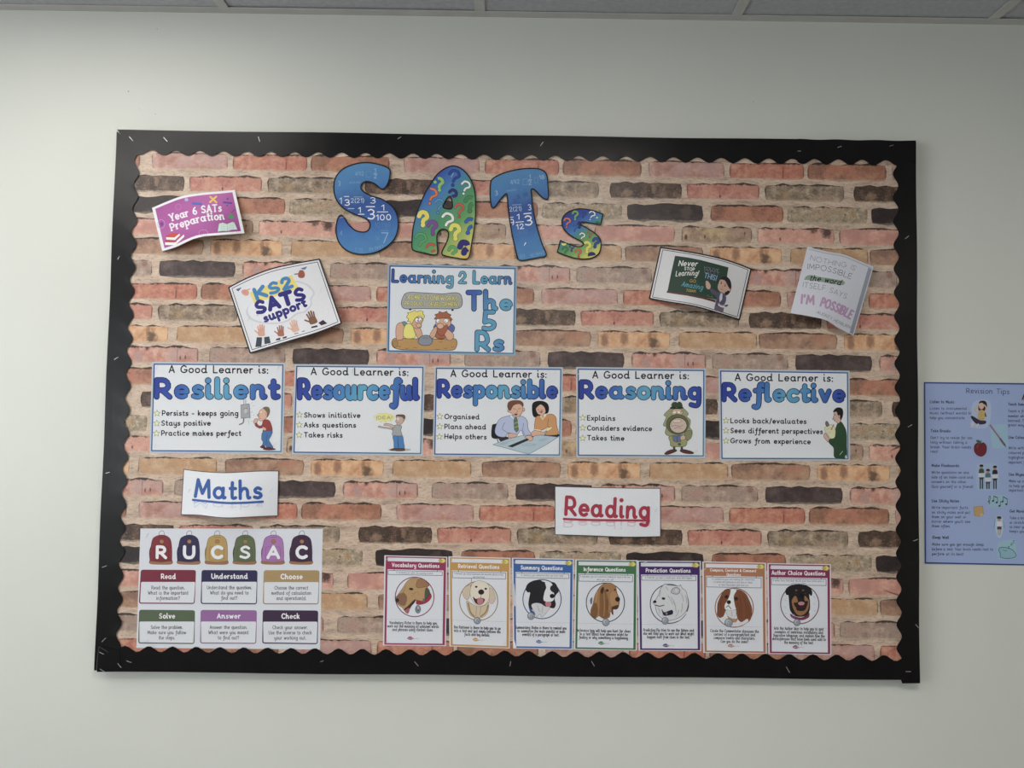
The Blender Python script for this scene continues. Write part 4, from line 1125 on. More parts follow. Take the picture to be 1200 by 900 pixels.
Z4 = (755, 280, 1200 / 135)
nv = Sheet('slogan_card', 'white curled card with a teacher pointing at a printed chalkboard', 'card', [(165, 85), (400, 120), (600, 155), (800, 200), (960, 250), (1118, 312)], [(48, 622), (250, 660), (450, 690), (600, 725), (800, 785), (995, 845)],
           '#e2e0e2', Z4, curl=lambda u, v: .002 + .024 * math.sin(u * math.pi) * (.4 + .6 * v))
frame2(nv)
A = nv.art(); A.poly([(322, 178), (450, 195), (600, 225), (740, 262), (875, 298), (845, 480), (800, 640), (740, 628), (600, 600), (450, 572), (245, 540), (280, 365)], ramp_ink('chalk_green', [(0, '#1f3a2c'), (1, '#2d4f3c')], .5, .5, 0, noise=.2), line='#24402f', lw=.5)
A.poly([(236, 540), (450, 572), (600, 600), (745, 636), (742, 662), (600, 622), (450, 592), (232, 560)], '#6a3a30'); chalk = nv.lay('printed_chalkboard', A, 2)
A = nv.art()
A.text('Never', [(352, 285), (450, 285), (550, 290)], 44, '#eceae4', .2, slant=.25)
A.text('STOP', [(415, 325), (525, 335)], 25, '#f0eee8', .24)
A.text('Learning!', [(325, 392), (450, 382), (560, 385)], 40, '#eceae4', .17, slant=.25)
A.text("YOU'VE", [(615, 320), (775, 352)], 26, '#8a7f92', .17); A.text("GOT", [(622, 352), (782, 385)], 24, '#8a7f92', .15)
A.text('THIS!', [(618, 405), (750, 438)], 40, '#8fb0d8', .2)
A.text('GO', [(472, 452), (538, 458)], 24, '#c99a45', .2); A.text('Amazing', [(385, 492), (500, 512), (605, 530)], 36, '#58b0b8', .15, slant=.2, outline='#2a6a78', ow=.3); A.text('TODAY!', [(435, 548), (535, 560)], 20, '#d0a64a', .22)
A.text('xo so', [(650, 595), (712, 612)], 15, '#7f8f80', .15)
nv.lay('chalk_lettering', A, 4, parent=chalk)
A = nv.art()
A.fill([(765, 470), (785, 420), (820, 392), (860, 395), (895, 430), (908, 490), (895, 550), (865, 585), (830, 585), (835, 540)], '#2a2326')                 # hair
A.fill([(768, 480), (790, 425), (820, 400), (845, 440), (868, 470), (885, 520), (860, 545), (825, 560), (790, 548), (768, 520)], '#d8aa94')
A.fill([(785, 420), (830, 395), (870, 430), (880, 505), (862, 470), (835, 430)], '#2a2326')
A.oval(802, 462, 6, 9, '#3a2a28').oval(842, 488, 6, 9, '#3a2a28').line([(795, 440), (812, 446)], .4, '#3a2a28').line([(838, 465), (858, 474)], .4, '#3a2a28').line([(795, 515), (805, 528), (815, 528)], .6, '#b4504a').line([(815, 490), (812, 505), (818, 508)], .3, '#b07a66')
A.oval(885, 530, 12, 14, '#d8aa94')
A.fill([(650, 435), (668, 445), (690, 480), (688, 515), (668, 525), (645, 505), (640, 450)], '#d8aa94').line([(655, 470), (648, 440)], 1.2, '#d8aa94')
A.fill([(682, 515), (700, 515), (760, 550), (800, 555), (845, 580), (852, 640), (830, 700), (820, 765), (775, 755), (730, 735), (745, 660), (748, 600), (700, 565)], '#5d5570')
A.poly([(795, 565), (815, 565), (812, 630), (785, 660), (782, 610)], '#d9dbe6')
A.fill([(775, 668), (810, 690), (870, 680), (868, 700), (815, 715), (770, 690)], '#e4e0e4').line([(770, 672), (812, 695), (870, 684)], .5, '#6a3a44').fill([(840, 690), (872, 684), (865, 702), (842, 706)], '#5a4a62')
A.poly([(735, 690), (800, 715), (830, 715), (822, 768), (730, 738)], '#77657e')
nv.lay('printed_teacher', A, 5)
nv.staple(165, 360, 55, 5.5); nv.staple(965, 550, 60, 4)

Z5 = (915, 280, 7.5)
nt_ = Sheet('quote_card', 'pale lilac curled sheet reading nothing is impossible in thin capitals', 'card', [(235, 68), (400, 110), (550, 136), (680, 188), (815, 245)], [(85, 652), (250, 680), (400, 715), (500, 780), (640, 850)],
            '#dadbe6', Z5, curl=lambda u, v: .003 + .020 * math.sin(u * math.pi * .8) * (.4 + .6 * v) + .024 * v * (1 - u))
A = nt_.art((0, 0, 1)); A.poly(nt_.quad(.93, .04, .985, .985, 12), '#9aa0b0'); A.poly(nt_.quad(.03, .02, .985, .035, 12), '#b6bac6'); nt_.lay('printed_margin', A, 1)
A = Each(nt_, 'thin_lettering', 2, Z5)
A.text('NOTHING', [(255, 185), (400, 222), (575, 252)], 32, '#7f7882', .10); A.text('IS', [(610, 262), (645, 282)], 32, '#86808a', .10)
A.text('IMPOSSIBLE', [(232, 265), (400, 285), (520, 320), (615, 355)], 34, '#4a4850', .11)
A.text('ITSELF SAYS', [(192, 425), (350, 448), (450, 478), (572, 528)], 33, '#6f6a74', .10)
A = nt_.art(); A.fill([(205, 355), (245, 318), (350, 335), (450, 350), (555, 372), (545, 405), (450, 395), (330, 372), (230, 360)], '#8fa793')
A.text('the word', [(248, 368), (380, 380), (525, 410)], 36, '#141a18', .2, slant=.3); nt_.lay('brush_lettering', A, 3)
A = nt_.art(); A.text("I'M", [(172, 572), (295, 584)], 68, '#c49ac4', .26, capk=.75); A.text('POSSIBLE', [(338, 592), (470, 640), (612, 712)], 66, '#c49ac4', .25, capk=.75)
nt_.lay('pink_lettering', A, 2)
A = nt_.art(); A.text('-AUDREY HEPBURN', [(302, 650), (400, 690), (520, 755), (608, 790)], 20, '#5a5862', .12); nt_.lay('credit_lettering', A, 2)
nt_.staple(638, 500, 70, 4.5); nt_.staple(672, 505, 60, 4)

# ================================================================== the five good learner posters
BUB = [(0.0, '#2b3fa6'), (.16, '#2f56b8'), (.34, '#3b86cc'), (.5, '#55aed0'), (.66, '#3f8ccc'), (.84, '#2f58ba'), (1.0, '#2c3f9e')]
bubble = ramp_ink('bubble_blue', BUB, 1.0, 0.25, -.1)
framegrad = ramp_ink('frame_blue', [(0, '#2f4a9a'), (.35, '#3c6aa8'), (.6, '#2f559c'), (1, '#4a86ac')], .7, .4, 0)
STARC, STARL = '#eef0b4', '#8a8a52'
def star(A, x, y, r):
    A.poly([(x + r * (1 if i % 2 == 0 else .42) * math.sin(math.pi * i / 5), y - r * (1 if i % 2 == 0 else .42) * math.cos(math.pi * i / 5)) for i in range(10)], STARC, line=STARL, lw=.45)
def learner(word, label, z, q, head, title, xh, bullets, stars, staples, curl=None):
    sh = Sheet('learner_poster', label, 'poster', q[:2], q[2:], '#e7e9ee', z, group='good learner posters in a row')
    A = sh.art((0, 0, 1)); o = sh.quad(0, 0, 1, 1); i_ = sh.quad(.012, .018, .988, .982)
    A.k = 1
    for k in range(4):
        A.raw([o[k], o[(k + 1) % 4], i_[(k + 1) % 4], i_[k]], [(0, 1, 2, 3)], ink('#b9c9d6'))
    e = sh.quad(.0165, .024, .9835, .976); A.k = 2; A._stroke(e + [e[0]], 1.45, framegrad)
    sh.lay('printed_frame', A, 1)
    A = sh.art(); A.text('A Good Learner is:', head, 46, '#1b1b20', .23, capk=1.1); sh.lay('heading_lettering', A, 2)
    A = sh.art(); A.text(word, title, xh, bubble, .31, capk=.96, outline=ink('#101a40'), ow=.85, track=-.03); sh.lay('title_lettering', A, 3)
    for (t, b) in bullets:
        A = sh.art(); A.text(t, b, 33, '#1b1b20', .25, capk=1.0); sh.lay('bullet_lettering', A, 2)
    for x, y in stars:
        A = sh.art(); star(A, x, y, 29); sh.lay('printed_star', A, 2)
    for s_ in staples: sh.staple(*s_)
    return sh
SK, SKL = '#e6b498', '#7a4a38'
LN = '#2a2a2e'

r1 = learner('Resilient', 'white poster headed Resilient in blue bubble letters', (172, 420, 1200 / 166), [(45, 30), (1172, 38), (22, 800), (1155, 808)],
    [(185, 124), (1030, 130)], [(64, 346), (1128, 350)], 128, [('Persists - keeps going', [(128, 487), (775, 488)]), ('Stays positive', [(122, 571), (542, 571)]), ('Practice makes perfect', [(122, 656), (800, 658)])],
    [(87, 465), (85, 550), (82, 635)], [(82, 80, 70, 4.5), (1112, 80, 60, 5), (72, 738, 70, 5), (1080, 728, 45, 5)])
A = r1.art()   # lever box hanging from the title
A.line([(822, 348), (822, 395)], .5, '#77787c').line([(838, 348), (838, 395)], .5, '#77787c')
A.poly([(797, 395), (868, 385), (875, 500), (800, 508)], '#a9acb2', line='#6a6c72', lw=.6).line([(820, 430), (850, 420), (835, 450), (860, 470)], .5, '#73757b').oval(838, 445, 14, 20, '#c3c5ca').line([(822, 508), (815, 545), (785, 560)], 1.4, '#6d6f75').line([(860, 520), (868, 560)], .3, '#8a8c92')
for k in range(7): A.line([(885 + 6 * math.sin(k * 2.1) * 3, 380 + k * 26), (895 + 6 * math.sin(k * 2.1) * 3, 372 + k * 26)], .35, '#8d8f95')
r1.lay('printed_machine', A, 3)
A = r1.art()
A.fill([(1000, 412), (1030, 415), (1042, 440), (1035, 475), (1015, 500), (1000, 470), (985, 425)], '#7d6a4c', line=LN, lw=.35)
A.fill([(945, 470), (960, 440), (985, 425), (1005, 440), (1022, 465), (1018, 490), (1005, 512), (975, 530), (945, 520), (948, 498), (935, 480)], SK, line=SKL, lw=.4).line([(955, 470), (940, 480), (955, 492)], .5, SKL).oval(968, 455, 5, 6, '#f4f4f4').line([(950, 505), (968, 510)], .4, SKL).oval(1012, 470, 7, 10, SK, line=SKL, lw=.3)
A.fill([(905, 535), (915, 515), (930, 510), (940, 525), (928, 555), (912, 555)], SK, line=SKL, lw=.4)
A.fill([(925, 545), (950, 570), (975, 565), (985, 530), (1010, 518), (1040, 530), (1058, 575), (1062, 615), (1030, 628), (985, 622), (985, 590), (955, 592), (920, 570)], '#a63c38', line='#5a1f1f', lw=.45).line([(985, 560), (1000, 590), (985, 600)], .5, '#5a1f1f').fill([(985, 580), (1010, 595), (1005, 610), (985, 605)], SK)
A.fill([(985, 622), (1062, 615), (1050, 660), (1035, 690), (1050, 720), (1068, 755), (1020, 760), (1005, 735), (990, 760), (975, 745), (985, 710), (972, 680)], '#3f78b4', line='#26466e', lw=.45).line([(1020, 640), (1015, 690), (1010, 735)], .4, '#26466e')
A.fill([(960, 752), (985, 735), (1005, 752), (1000, 765)], '#6a2f2a', line=LN, lw=.3).fill([(985, 768), (1030, 752), (1075, 762), (1090, 772), (1030, 778)], '#6a2f2a', line=LN, lw=.3)
r1.lay('printed_man', A, 3)

r2 = learner('Resourceful', 'white poster headed Resourceful in blue bubble letters', (340, 422, 1200 / 162), [(40, 35), (1172, 45), (15, 818), (1150, 830)],
    [(178, 131), (1028, 138)], [(62, 347), (1122, 352)], 135, [('Shows initiative', [(120, 500), (610, 503)]), ('Asks questions', [(118, 585), (572, 588)]), ('Takes risks', [(118, 672), (455, 675)])],
    [(82, 475), (80, 562), (78, 650)], [(72, 82, 60, 4), (1125, 82, 40, 5), (540, 92, 75, 4.5), (68, 772, 60, 4), (1098, 788, -30, 4)])
A = r2.art()
A.poly([(735 + 85 + (95 + 10 * math.cos(i * 2.2)) * math.cos(2 * math.pi * i / 22) * (1 if i % 2 else .82), 498 + 45 * math.sin(2 * math.pi * i / 22) * (1 if i % 2 else .8)) for i in range(22)], '#e9e58c')
A.text('IDEA!', [(750, 515), (885, 512)], 20, '#8a8244', .18)
for k in range(9): A.disc(A.T((730 + 20 * k, 498 + (40 if k % 2 else -38) * math.sin(math.pi * (k + 1) / 10))), .35, '#a8a04c')
r2.lay('printed_idea_burst', A, 3)
A = r2.art()
A.oval(950, 778, 100, 14, '#b9bcc4')
A.fill([(895, 655), (970, 652), (985, 710), (990, 765), (945, 770), (935, 700), (940, 765), (905, 770), (900, 710)], '#3f86c8', line='#1f3f66', lw=.45).line([(935, 660), (937, 720)], .4, '#1f3f66')
A.fill([(868, 778), (905, 764), (945, 768), (940, 782), (880, 785)], '#6a4534', line=LN, lw=.3).fill([(915, 782), (945, 766), (992, 768), (990, 786), (930, 790)], '#6a4534', line=LN, lw=.3)
A.fill([(885, 590), (905, 568), (940, 560), (968, 575), (960, 610), (968, 655), (890, 652), (890, 620)], '#a9acb0', line='#4a4c50', lw=.45)
A.fill([(890, 598), (840, 582), (800, 578), (775, 570), (765, 582), (800, 590), (850, 596), (888, 606)], '#d2b8a6', line='#4a3a34', lw=.4).fill([(905, 575), (880, 558), (850, 552), (820, 552), (815, 565), (850, 570), (890, 590)], '#d2b8a6', line='#4a3a34', lw=.4)
A.fill([(920, 490), (935, 478), (965, 480), (985, 495), (990, 520), (970, 550), (940, 565), (925, 550), (915, 530), (925, 515)], '#d6b49e', line='#4a3a34', lw=.4)
A.fill([(918, 490), (930, 474), (990, 476), (998, 505), (985, 525), (978, 498), (940, 488)], '#6e5a4a', line='#3a2e28', lw=.3).oval(936, 512, 8, 10, '#f2f2f2').oval(934, 513, 2.5, 3, '#222226').line([(930, 540), (945, 545)], .4, '#5a3a34').oval(985, 515, 7, 9, '#d6b49e', line='#4a3a34', lw=.3)
r2.lay('printed_boy', A, 3)

r3 = learner('Responsible', 'white poster headed Responsible in blue bubble letters', (504, 424, 7.5), [(38, 38), (1168, 48), (22, 830), (1155, 838)],
    [(178, 135), (1025, 142)], [(62, 320), (1124, 328)], 118, [('Organised', [(125, 504), (435, 508)]), ('Plans ahead', [(125, 592), (493, 596)]), ('Helps others', [(125, 678), (497, 684)])],
    [(85, 480), (85, 568), (82, 658)], [(75, 90, 70, 4.5), (1098, 95, 40, 4.5), (70, 770, 65, 5), (1098, 772, 50, 4.5)])
A = r3.art()
A.fill([(545, 560), (560, 548), (600, 552), (620, 660), (600, 678), (545, 668), (538, 620)], '#1e1f26').line([(590, 678), (600, 710)], 1.6, '#8f9298')
A.fill([(610, 665), (680, 660), (690, 690), (620, 700)], '#3a2a34')
A.fill([(570, 620), (580, 560), (610, 505), (660, 482), (720, 470), (780, 475), (830, 490), (855, 530), (862, 590), (890, 640), (850, 665), (815, 635), (800, 600), (760, 640), (690, 625), (660, 660), (600, 655)], '#b9c4e6', line='#4a5074', lw=.5).line([(655, 535), (635, 585), (660, 610), (690, 628)], .45, '#4a5074').line([(822, 540), (815, 600), (830, 640)], .45, '#4a5074')
A.poly([(712, 462), (740, 500), (755, 480), (790, 475), (775, 500), (755, 488), (735, 510), (700, 480)], '#e4e8f6', line='#5a607c', lw=.3)
A.poly([(742, 490), (762, 490), (768, 520), (778, 600), (760, 620), (740, 595), (736, 520)], '#6a8258', line='#35482c', lw=.4)
for k in range(5): A.line([(738 + k, 525 + k * 18), (772 + k, 512 + k * 18)], .45, '#c9c07a' if k % 2 else '#3d5640')
A.fill([(690, 400), (705, 370), (750, 360), (805, 372), (815, 410), (805, 450), (775, 485), (745, 478), (712, 450), (695, 440)], SK, line=SKL, lw=.45).oval(822, 420, 10, 16, SK, line=SKL, lw=.35).oval(688, 430, 9, 13, SK, line=SKL, lw=.35)
A.fill([(680, 390), (690, 355), (730, 340), (790, 342), (818, 365), (815, 395), (790, 370), (740, 378), (718, 405), (708, 425), (690, 420)], '#7d4a2e', line='#4a2a1a', lw=.4)
A.line([(730, 412), (750, 415)], .5, SKL).line([(775, 415), (795, 410)], .5, SKL).line([(762, 420), (768, 440), (758, 445)], .4, SKL).fill([(742, 455), (770, 458), (760, 470), (745, 468)], '#7a2f2c')
A.fill([(690, 630), (730, 632), (765, 640), (760, 655), (720, 668), (690, 662)], SK, line=SKL, lw=.4)
r3.lay('printed_man', A, 3)
A = r3.art()
A.fill([(1000, 640), (1128, 635), (1122, 660), (1040, 655)], '#20202a')
A.fill([(895, 395), (905, 360), (940, 345), (990, 345), (1030, 365), (1045, 405), (1035, 450), (1000, 460), (960, 480), (920, 488), (900, 460)], '#15151a')
A.fill([(930, 415), (950, 388), (975, 375), (1005, 400), (1015, 440), (995, 470), (1000, 490), (980, 495), (970, 470), (945, 455)], SK, line=SKL, lw=.4).line([(945, 420), (958, 422)], .5, '#3a2a28').line([(975, 425), (990, 422)], .5, '#3a2a28').line([(962, 430), (958, 440), (966, 442)], .35, SKL).fill([(968, 438), (988, 432), (985, 446), (972, 448)], '#b03a3c')
A.fill([(930, 490), (965, 475), (995, 505), (1020, 470), (1070, 460), (1105, 490), (1112, 560), (1128, 630), (1080, 645), (1010, 640), (1040, 600), (1042, 570), (980, 600), (920, 590)], '#dd9a58', line='#6a4020', lw=.5).line([(1040, 500), (1035, 560), (1060, 590)], .45, '#6a4020').poly([(965, 478), (990, 512), (1025, 470), (1015, 468), (990, 500), (972, 472)], '#f0e2a0')
A.fill([(920, 590), (975, 598), (970, 610), (915, 600)], '#f0e2a0', line='#9a8a4a', lw=.3).fill([(1020, 590), (1065, 572), (1070, 585), (1030, 610)], '#f0e2a0', line='#9a8a4a', lw=.3)
A.fill([(890, 625), (915, 605), (965, 610), (990, 620), (1025, 605), (990, 640), (935, 648), (900, 655)], SK, line=SKL, lw=.4)
r3.lay('printed_woman', A, 3)
A = r3.art()
A.poly([(552, 728), (680, 680), (800, 650), (920, 640), (1040, 652), (1124, 662), (1000, 740), (868, 812), (700, 768)], '#b7ccd8', line='#5f7f92', lw=.5)
A.line([(620, 725), (690, 700), (740, 690)], .35, '#7f9ab0').poly([(600, 725), (650, 705), (690, 712), (640, 732)], '#a6bdcc').line([(800, 735), (870, 720), (930, 730), (820, 742)], .35, '#7f9ab0').poly([(940, 690), (1010, 670), (1050, 676), (985, 700)], '#a8bfce')
A.poly([(682, 742), (860, 668), (922, 632), (925, 648), (865, 690), (722, 752)], '#2e3034')
A.fill([(832, 660), (860, 648), (890, 652), (905, 680), (880, 698), (862, 680)], SK, line=SKL, lw=.4)
r3.lay('printed_plan', A, 4)

r4 = learner('Reasoning', 'white poster headed Reasoning in blue bubble letters', (670, 425, 1200 / 162), [(38, 38), (1165, 50), (40, 822), (1160, 828)],
    [(178, 138), (1018, 145)], [(65, 317), (1122, 327)], 118, [('Explains', [(132, 503), (378, 507)]), ('Considers evidence', [(132, 590), (697, 596)]), ('Takes time', [(132, 675), (457, 680)])],
    [(95, 478), (95, 566), (95, 655)], [(62, 92, 60, 3.5), (1100, 95, 45, 5), (90, 772, 40, 4), (1080, 770, 50, 4.5)])
A = r4.art()
OL, OLD, OLL = '#8f9160', '#3e402a', '#3a3a28'
A.fill([(820, 470), (800, 455), (830, 420), (870, 395), (960, 395), (995, 420), (1012, 445), (1000, 470), (1030, 500), (1025, 560), (1045, 590), (1040, 640), (1000, 680), (985, 640), (860, 640), (812, 615), (820, 560), (795, 545), (805, 510)], '#a3a477', line=OLL, lw=.45)
A.fill([(865, 430), (880, 408), (910, 400), (950, 408), (965, 435), (940, 455), (880, 455)], '#d9b69a', line='#5a4030', lw=.4).line([(875, 425), (905, 430)], .6, '#4a4030').line([(920, 430), (955, 424)], .6, '#4a4030').oval(893, 430, 12, 8, '#f0eee8').oval(930, 430, 12, 8, '#f0eee8').line([(905, 455), (912, 440), (922, 455)], .5, '#5a4030')
A.fill([(872, 380), (875, 348), (905, 342), (915, 350), (930, 340), (952, 350), (955, 385)], '#3b4a30', line='#20281a', lw=.4).fill([(855, 398), (870, 382), (910, 390), (960, 385), (965, 396), (910, 402)], '#2c3824', line='#20281a', lw=.3)
A.fill([(850, 640), (985, 632), (1000, 690), (985, 725), (920, 730), (862, 725), (855, 690)], '#a3a46a', line=OLL, lw=.45).oval(935, 708, 14, 12, '#5a5a3a')
A.oval(918, 535, 98, 88, '#6a6c44', line=OLD, lw=.5).oval(922, 545, 80, 72, '#4a4c30').oval(925, 545, 72, 64, '#d7bfae').fill([(875, 500), (910, 490), (950, 498), (940, 518), (900, 522), (882, 515)], '#e2cdbd', line='#8a6a58', lw=.4).line([(875, 550), (905, 545), (935, 552), (965, 545)], .5, '#8a6a58').line([(885, 575), (925, 562), (955, 575)], .45, '#8a6a58').line([(862, 515), (870, 560)], .4, '#8a6a58')
A.poly([(872, 630), (912, 640), (920, 632), (955, 628), (945, 685), (915, 692), (882, 680)], '#6878a0', line='#38405c', lw=.4).line([(915, 640), (916, 690)], .5, '#38405c')
A.fill([(945, 640), (975, 630), (990, 655), (965, 672), (945, 668)], '#d9b69a', line='#5a4030', lw=.4).fill([(985, 600), (1030, 590), (1045, 620), (1030, 660), (995, 668), (985, 640)], OL, line=OLL, lw=.4)
A.poly([(878, 728), (900, 728), (898, 760), (880, 760)], '#4a4c50').poly([(945, 728), (965, 728), (966, 760), (946, 760)], '#4a4c50')
A.fill([(805, 790), (840, 762), (895, 752), (912, 765), (880, 782), (830, 798)], '#5e3430', line='#2a1a1a', lw=.4).fill([(940, 765), (955, 752), (1000, 758), (1050, 775), (1055, 790), (1000, 790), (960, 780)], '#5e3430', line='#2a1a1a', lw=.4)
r4.lay('printed_detective', A, 3)

r5 = learner('Reflective', 'white poster headed Reflective in blue bubble letters', (838, 428, 1200 / 162), [(30, 32), (1168, 48), (42, 828), (1172, 830)],
    [(170, 137), (1025, 145)], [(60, 318), (1132, 327)], 118, [('Looks back/evaluates', [(132, 504), (793, 511)]), ('Sees different perspectives', [(132, 590), (935, 599)]), ('Grows from experience', [(132, 678), (830, 687)])],
    [(95, 480), (95, 567), (95, 655)], [(72, 95, 75, 5), (1075, 88, 10, 4), (85, 755, 60, 5), (1095, 762, 50, 5)])
A = r5.art()
A.fill([(1090, 490), (1120, 530), (1140, 590), (1142, 690), (1140, 800), (1085, 808), (1035, 795), (1030, 720), (1000, 685), (985, 660), (1000, 640), (1035, 625), (1045, 560), (1062, 510)], '#2b4f30', line='#14261a', lw=.5).line([(1060, 600), (1040, 650), (1010, 690)], .4, '#14261a').poly([(1128, 785), (1140, 780), (1140, 808), (1128, 808)], '#c9cfd8')
A.fill([(1030, 405), (1050, 395), (1075, 400), (1095, 440), (1092, 480), (1070, 505), (1050, 490), (1035, 482), (1028, 465), (1020, 470), (1032, 430)], '#deb49e', line='#5a3c32', lw=.45)
A.fill([(1024, 405), (1045, 375), (1075, 366), (1105, 380), (1112, 420), (1102, 460), (1088, 475), (1082, 440), (1065, 432), (1055, 405)], '#17171a').oval(1078, 445, 8, 13, '#deb49e', line='#5a3c32', lw=.3).line([(1035, 430), (1046, 430)], .5, '#222').line([(1030, 478), (1042, 476)], .4, '#8a3a34')
A.fill([(950, 545), (975, 530), (1010, 515), (1040, 545), (1045, 590), (1035, 630), (1000, 635), (975, 600), (960, 580)], '#e4e0b2', line='#8a865a', lw=.4).line([(965, 560), (1000, 545), (1020, 560)], .4, '#b0ac80').line([(980, 590), (1010, 575)], .4, '#b0ac80')
A.fill([(962, 490), (975, 488), (990, 520), (970, 532), (958, 510)], '#7a7078', line='#3a3438', lw=.4).line([(1008, 560), (1030, 515)], 1.2, '#b07a72')
A.fill([(945, 600), (958, 590), (980, 620), (990, 645), (980, 665), (960, 645), (946, 625)], '#deb49e', line='#5a3c32', lw=.45)
r5.lay('printed_reader', A, 3)

# ================================================================== Learning 2 Learn
l2 = Sheet('learning_poster', 'white poster headed Learning 2 Learn with two printed cartoon stone workers', 'poster', [(35, 32), (1170, 55)], [(20, 815), (1155, 838)], '#e5e8ee', (450, 305, 7.5))
A = l2.art((0, 0, 1)); o = l2.quad(0, 0, 1, 1); i_ = l2.quad(.012, .018, .988, .982); A.k = 1
for k in range(4): A.raw([o[k], o[(k + 1) % 4], i_[(k + 1) % 4], i_[k]], [(0, 1, 2, 3)], ink('#8fb2c6'))
e = l2.quad(.0165, .024, .9835, .976); A.k = 2; A._stroke(e + [e[0]], 1.5, framegrad); l2.lay('printed_frame', A, 1)
bub2 = ramp_ink('bubble_blue_wide', [(0, '#2b4fae'), (.3, '#3f88c4'), (.55, '#5db4cc'), (.8, '#4a9cc6'), (1, '#2f4fa8')], 1.0, .0, 0)
bub3 = ramp_ink('bubble_blue_side', [(0, '#2b3fa6'), (.3, '#3565bc'), (.6, '#52a8cc'), (.82, '#4a94c8'), (1, '#2b44a4')], 1.1, .55, -.62)
A = l2.art()
A.text('Learning', [(66, 194), (340, 204), (608, 208)], 72, bub2, .27, capk=1.45, outline=ink('#17224e'), ow=.7)
A.text('2', [(652, 206), (726, 208)], 72, bub2, .27, capk=1.2, outline=ink('#17224e'), ow=.7)
A.text('Learn', [(780, 208), (1124, 214)], 72, bub2, .27, capk=1.45, outline=ink('#17224e'), ow=.7); l2.lay('title_lettering', A, 3)
A = l2.art()
A.text('The', [(722, 446), (1130, 446)], 108, bub3, .33, capk=1.5, outline=ink('#17224e'), ow=.85); l2.lay('heading_lettering', A, 2)
A = l2.art(); A.text('5', [(860, 622), (988, 622)], 112, bub3, .33, capk=1.45, outline=ink('#17224e'), ow=.85); l2.lay('heading_lettering', A, 3)
A = l2.art(); A.text('Rs', [(798, 802), (1056, 806)], 112, bub3, .33, capk=1.5, outline=ink('#17224e'), ow=.85); l2.lay('heading_lettering', A, 2)
A = l2.art()
A.fill([(160, 340), (185, 295), (230, 282), (320, 285), (420, 290), (520, 295), (620, 285), (672, 300), (688, 360), (680, 405), (640, 425), (540, 428), (420, 425), (300, 425), (220, 428), (170, 420), (152, 385)], '#aeafb2', line='#3a3a40', lw=.7).line([(185, 300), (200, 330), (180, 345)], .4, '#66676c').oval(230, 432, 12, 9, '#3a3a40').oval(602, 438, 11, 8, '#3a3a40')
A.text('ACME STONEWORKS', [(205, 345), (420, 352), (652, 358)], 30, '#e6dc7a', .22, outline=ink('#3a3420'), ow=.28)
A.text('PRODUCT DEVELOPMENT', [(178, 398), (420, 405), (668, 408)], 28, '#e6dc7a', .22, outline=ink('#3a3420'), ow=.28)
l2.lay('printed_stone_sign', A, 3)
A = l2.art()
A.fill([(68, 730), (80, 695), (120, 685), (240, 690), (400, 690), (540, 695), (620, 690), (642, 720), (630, 770), (600, 790), (480, 790), (300, 790), (150, 785), (85, 765)], '#c8964e', line='#4a3418', lw=.7)
for x, y, L in ((120, 755, 30), (180, 770, 40), (260, 765, 30), (520, 770, 40), (590, 760, 26), (450, 780, 36), (480, 715, 30)): A.line([(x, y), (x + L / 2, y + 6), (x + L, y)], .4, '#5a3f1c')
A.oval(100, 735, 22, 32, '#b98640', line='#5a3f1c', lw=.4)
A.fill([(300, 715), (320, 675), (370, 658), (410, 675), (425, 715), (400, 745), (350, 748), (315, 738)], '#8f93a2', line='#33353e', lw=.6).line([(340, 690), (365, 680), (385, 690)], .4, '#5a5d6a')
l2.lay('printed_stone_table', A, 3)
A = l2.art()
A.fill([(108, 690), (105, 600), (120, 560), (160, 545), (185, 560), (180, 620), (165, 690), (140, 700)], '#e2ac88', line=LN, lw=.5).fill([(160, 545), (185, 538), (205, 560), (180, 580)], '#5f9a8a', line=LN, lw=.4)
A.fill([(175, 600), (200, 560), (240, 560), (262, 590), (275, 630), (270, 680), (200, 688), (170, 660)], '#f0e660', line='#6a6420', lw=.5)
A.fill([(262, 590), (310, 590), (335, 640), (335, 680), (300, 685), (275, 640)], '#e2ac88', line=LN, lw=.5)
A.fill([(235, 530), (260, 500), (320, 505), (345, 520), (330, 555), (325, 590), (290, 600), (262, 590), (245, 565)], '#e2ac88', line=LN, lw=.5).oval(288, 525, 16, 20, '#f6f6f4', line=LN, lw=.4).oval(318, 522, 14, 20, '#f6f6f4', line=LN, lw=.4).oval(295, 530, 4, 6, '#222').oval(320, 530, 4, 6, '#222').oval(305, 572, 24, 18, '#e8b694', line=LN, lw=.45)
A.fill([(198, 500), (215, 470), (205, 462), (240, 455), (270, 440), (290, 452), (320, 442), (345, 455), (340, 470), (358, 490), (340, 515), (320, 490), (285, 500), (260, 530), (240, 565), (225, 535), (205, 540), (215, 515)], '#f0de4e', line='#6a5a18', lw=.5)
l2.lay('printed_blond_worker', A, 4)
A = l2.art()
A.fill([(560, 580), (590, 560), (620, 585), (612, 625), (575, 640)], '#5a6cb4', line=LN, lw=.5).fill([(435, 590), (455, 560), (475, 575), (455, 640)], '#5a6cb4', line=LN, lw=.4)
A.fill([(470, 600), (520, 570), (560, 600), (555, 680), (460, 684), (455, 640)], '#b4623e', line='#4a2414', lw=.5)
A.fill([(445, 590), (470, 580), (465, 620), (440, 680), (405, 680), (405, 650)], '#e2ac88', line=LN, lw=.5).fill([(540, 600), (570, 610), (610, 650), (605, 690), (570, 705), (540, 670), (525, 630)], '#e2ac88', line=LN, lw=.5)
A.fill([(455, 540), (470, 505), (510, 495), (570, 505), (590, 540), (575, 580), (530, 600), (480, 600), (460, 575)], '#e2ac88', line=LN, lw=.5).fill([(470, 575), (500, 600), (550, 565), (560, 600), (520, 660), (480, 650), (465, 610)], '#b4623e', line='#4a2414', lw=.4)
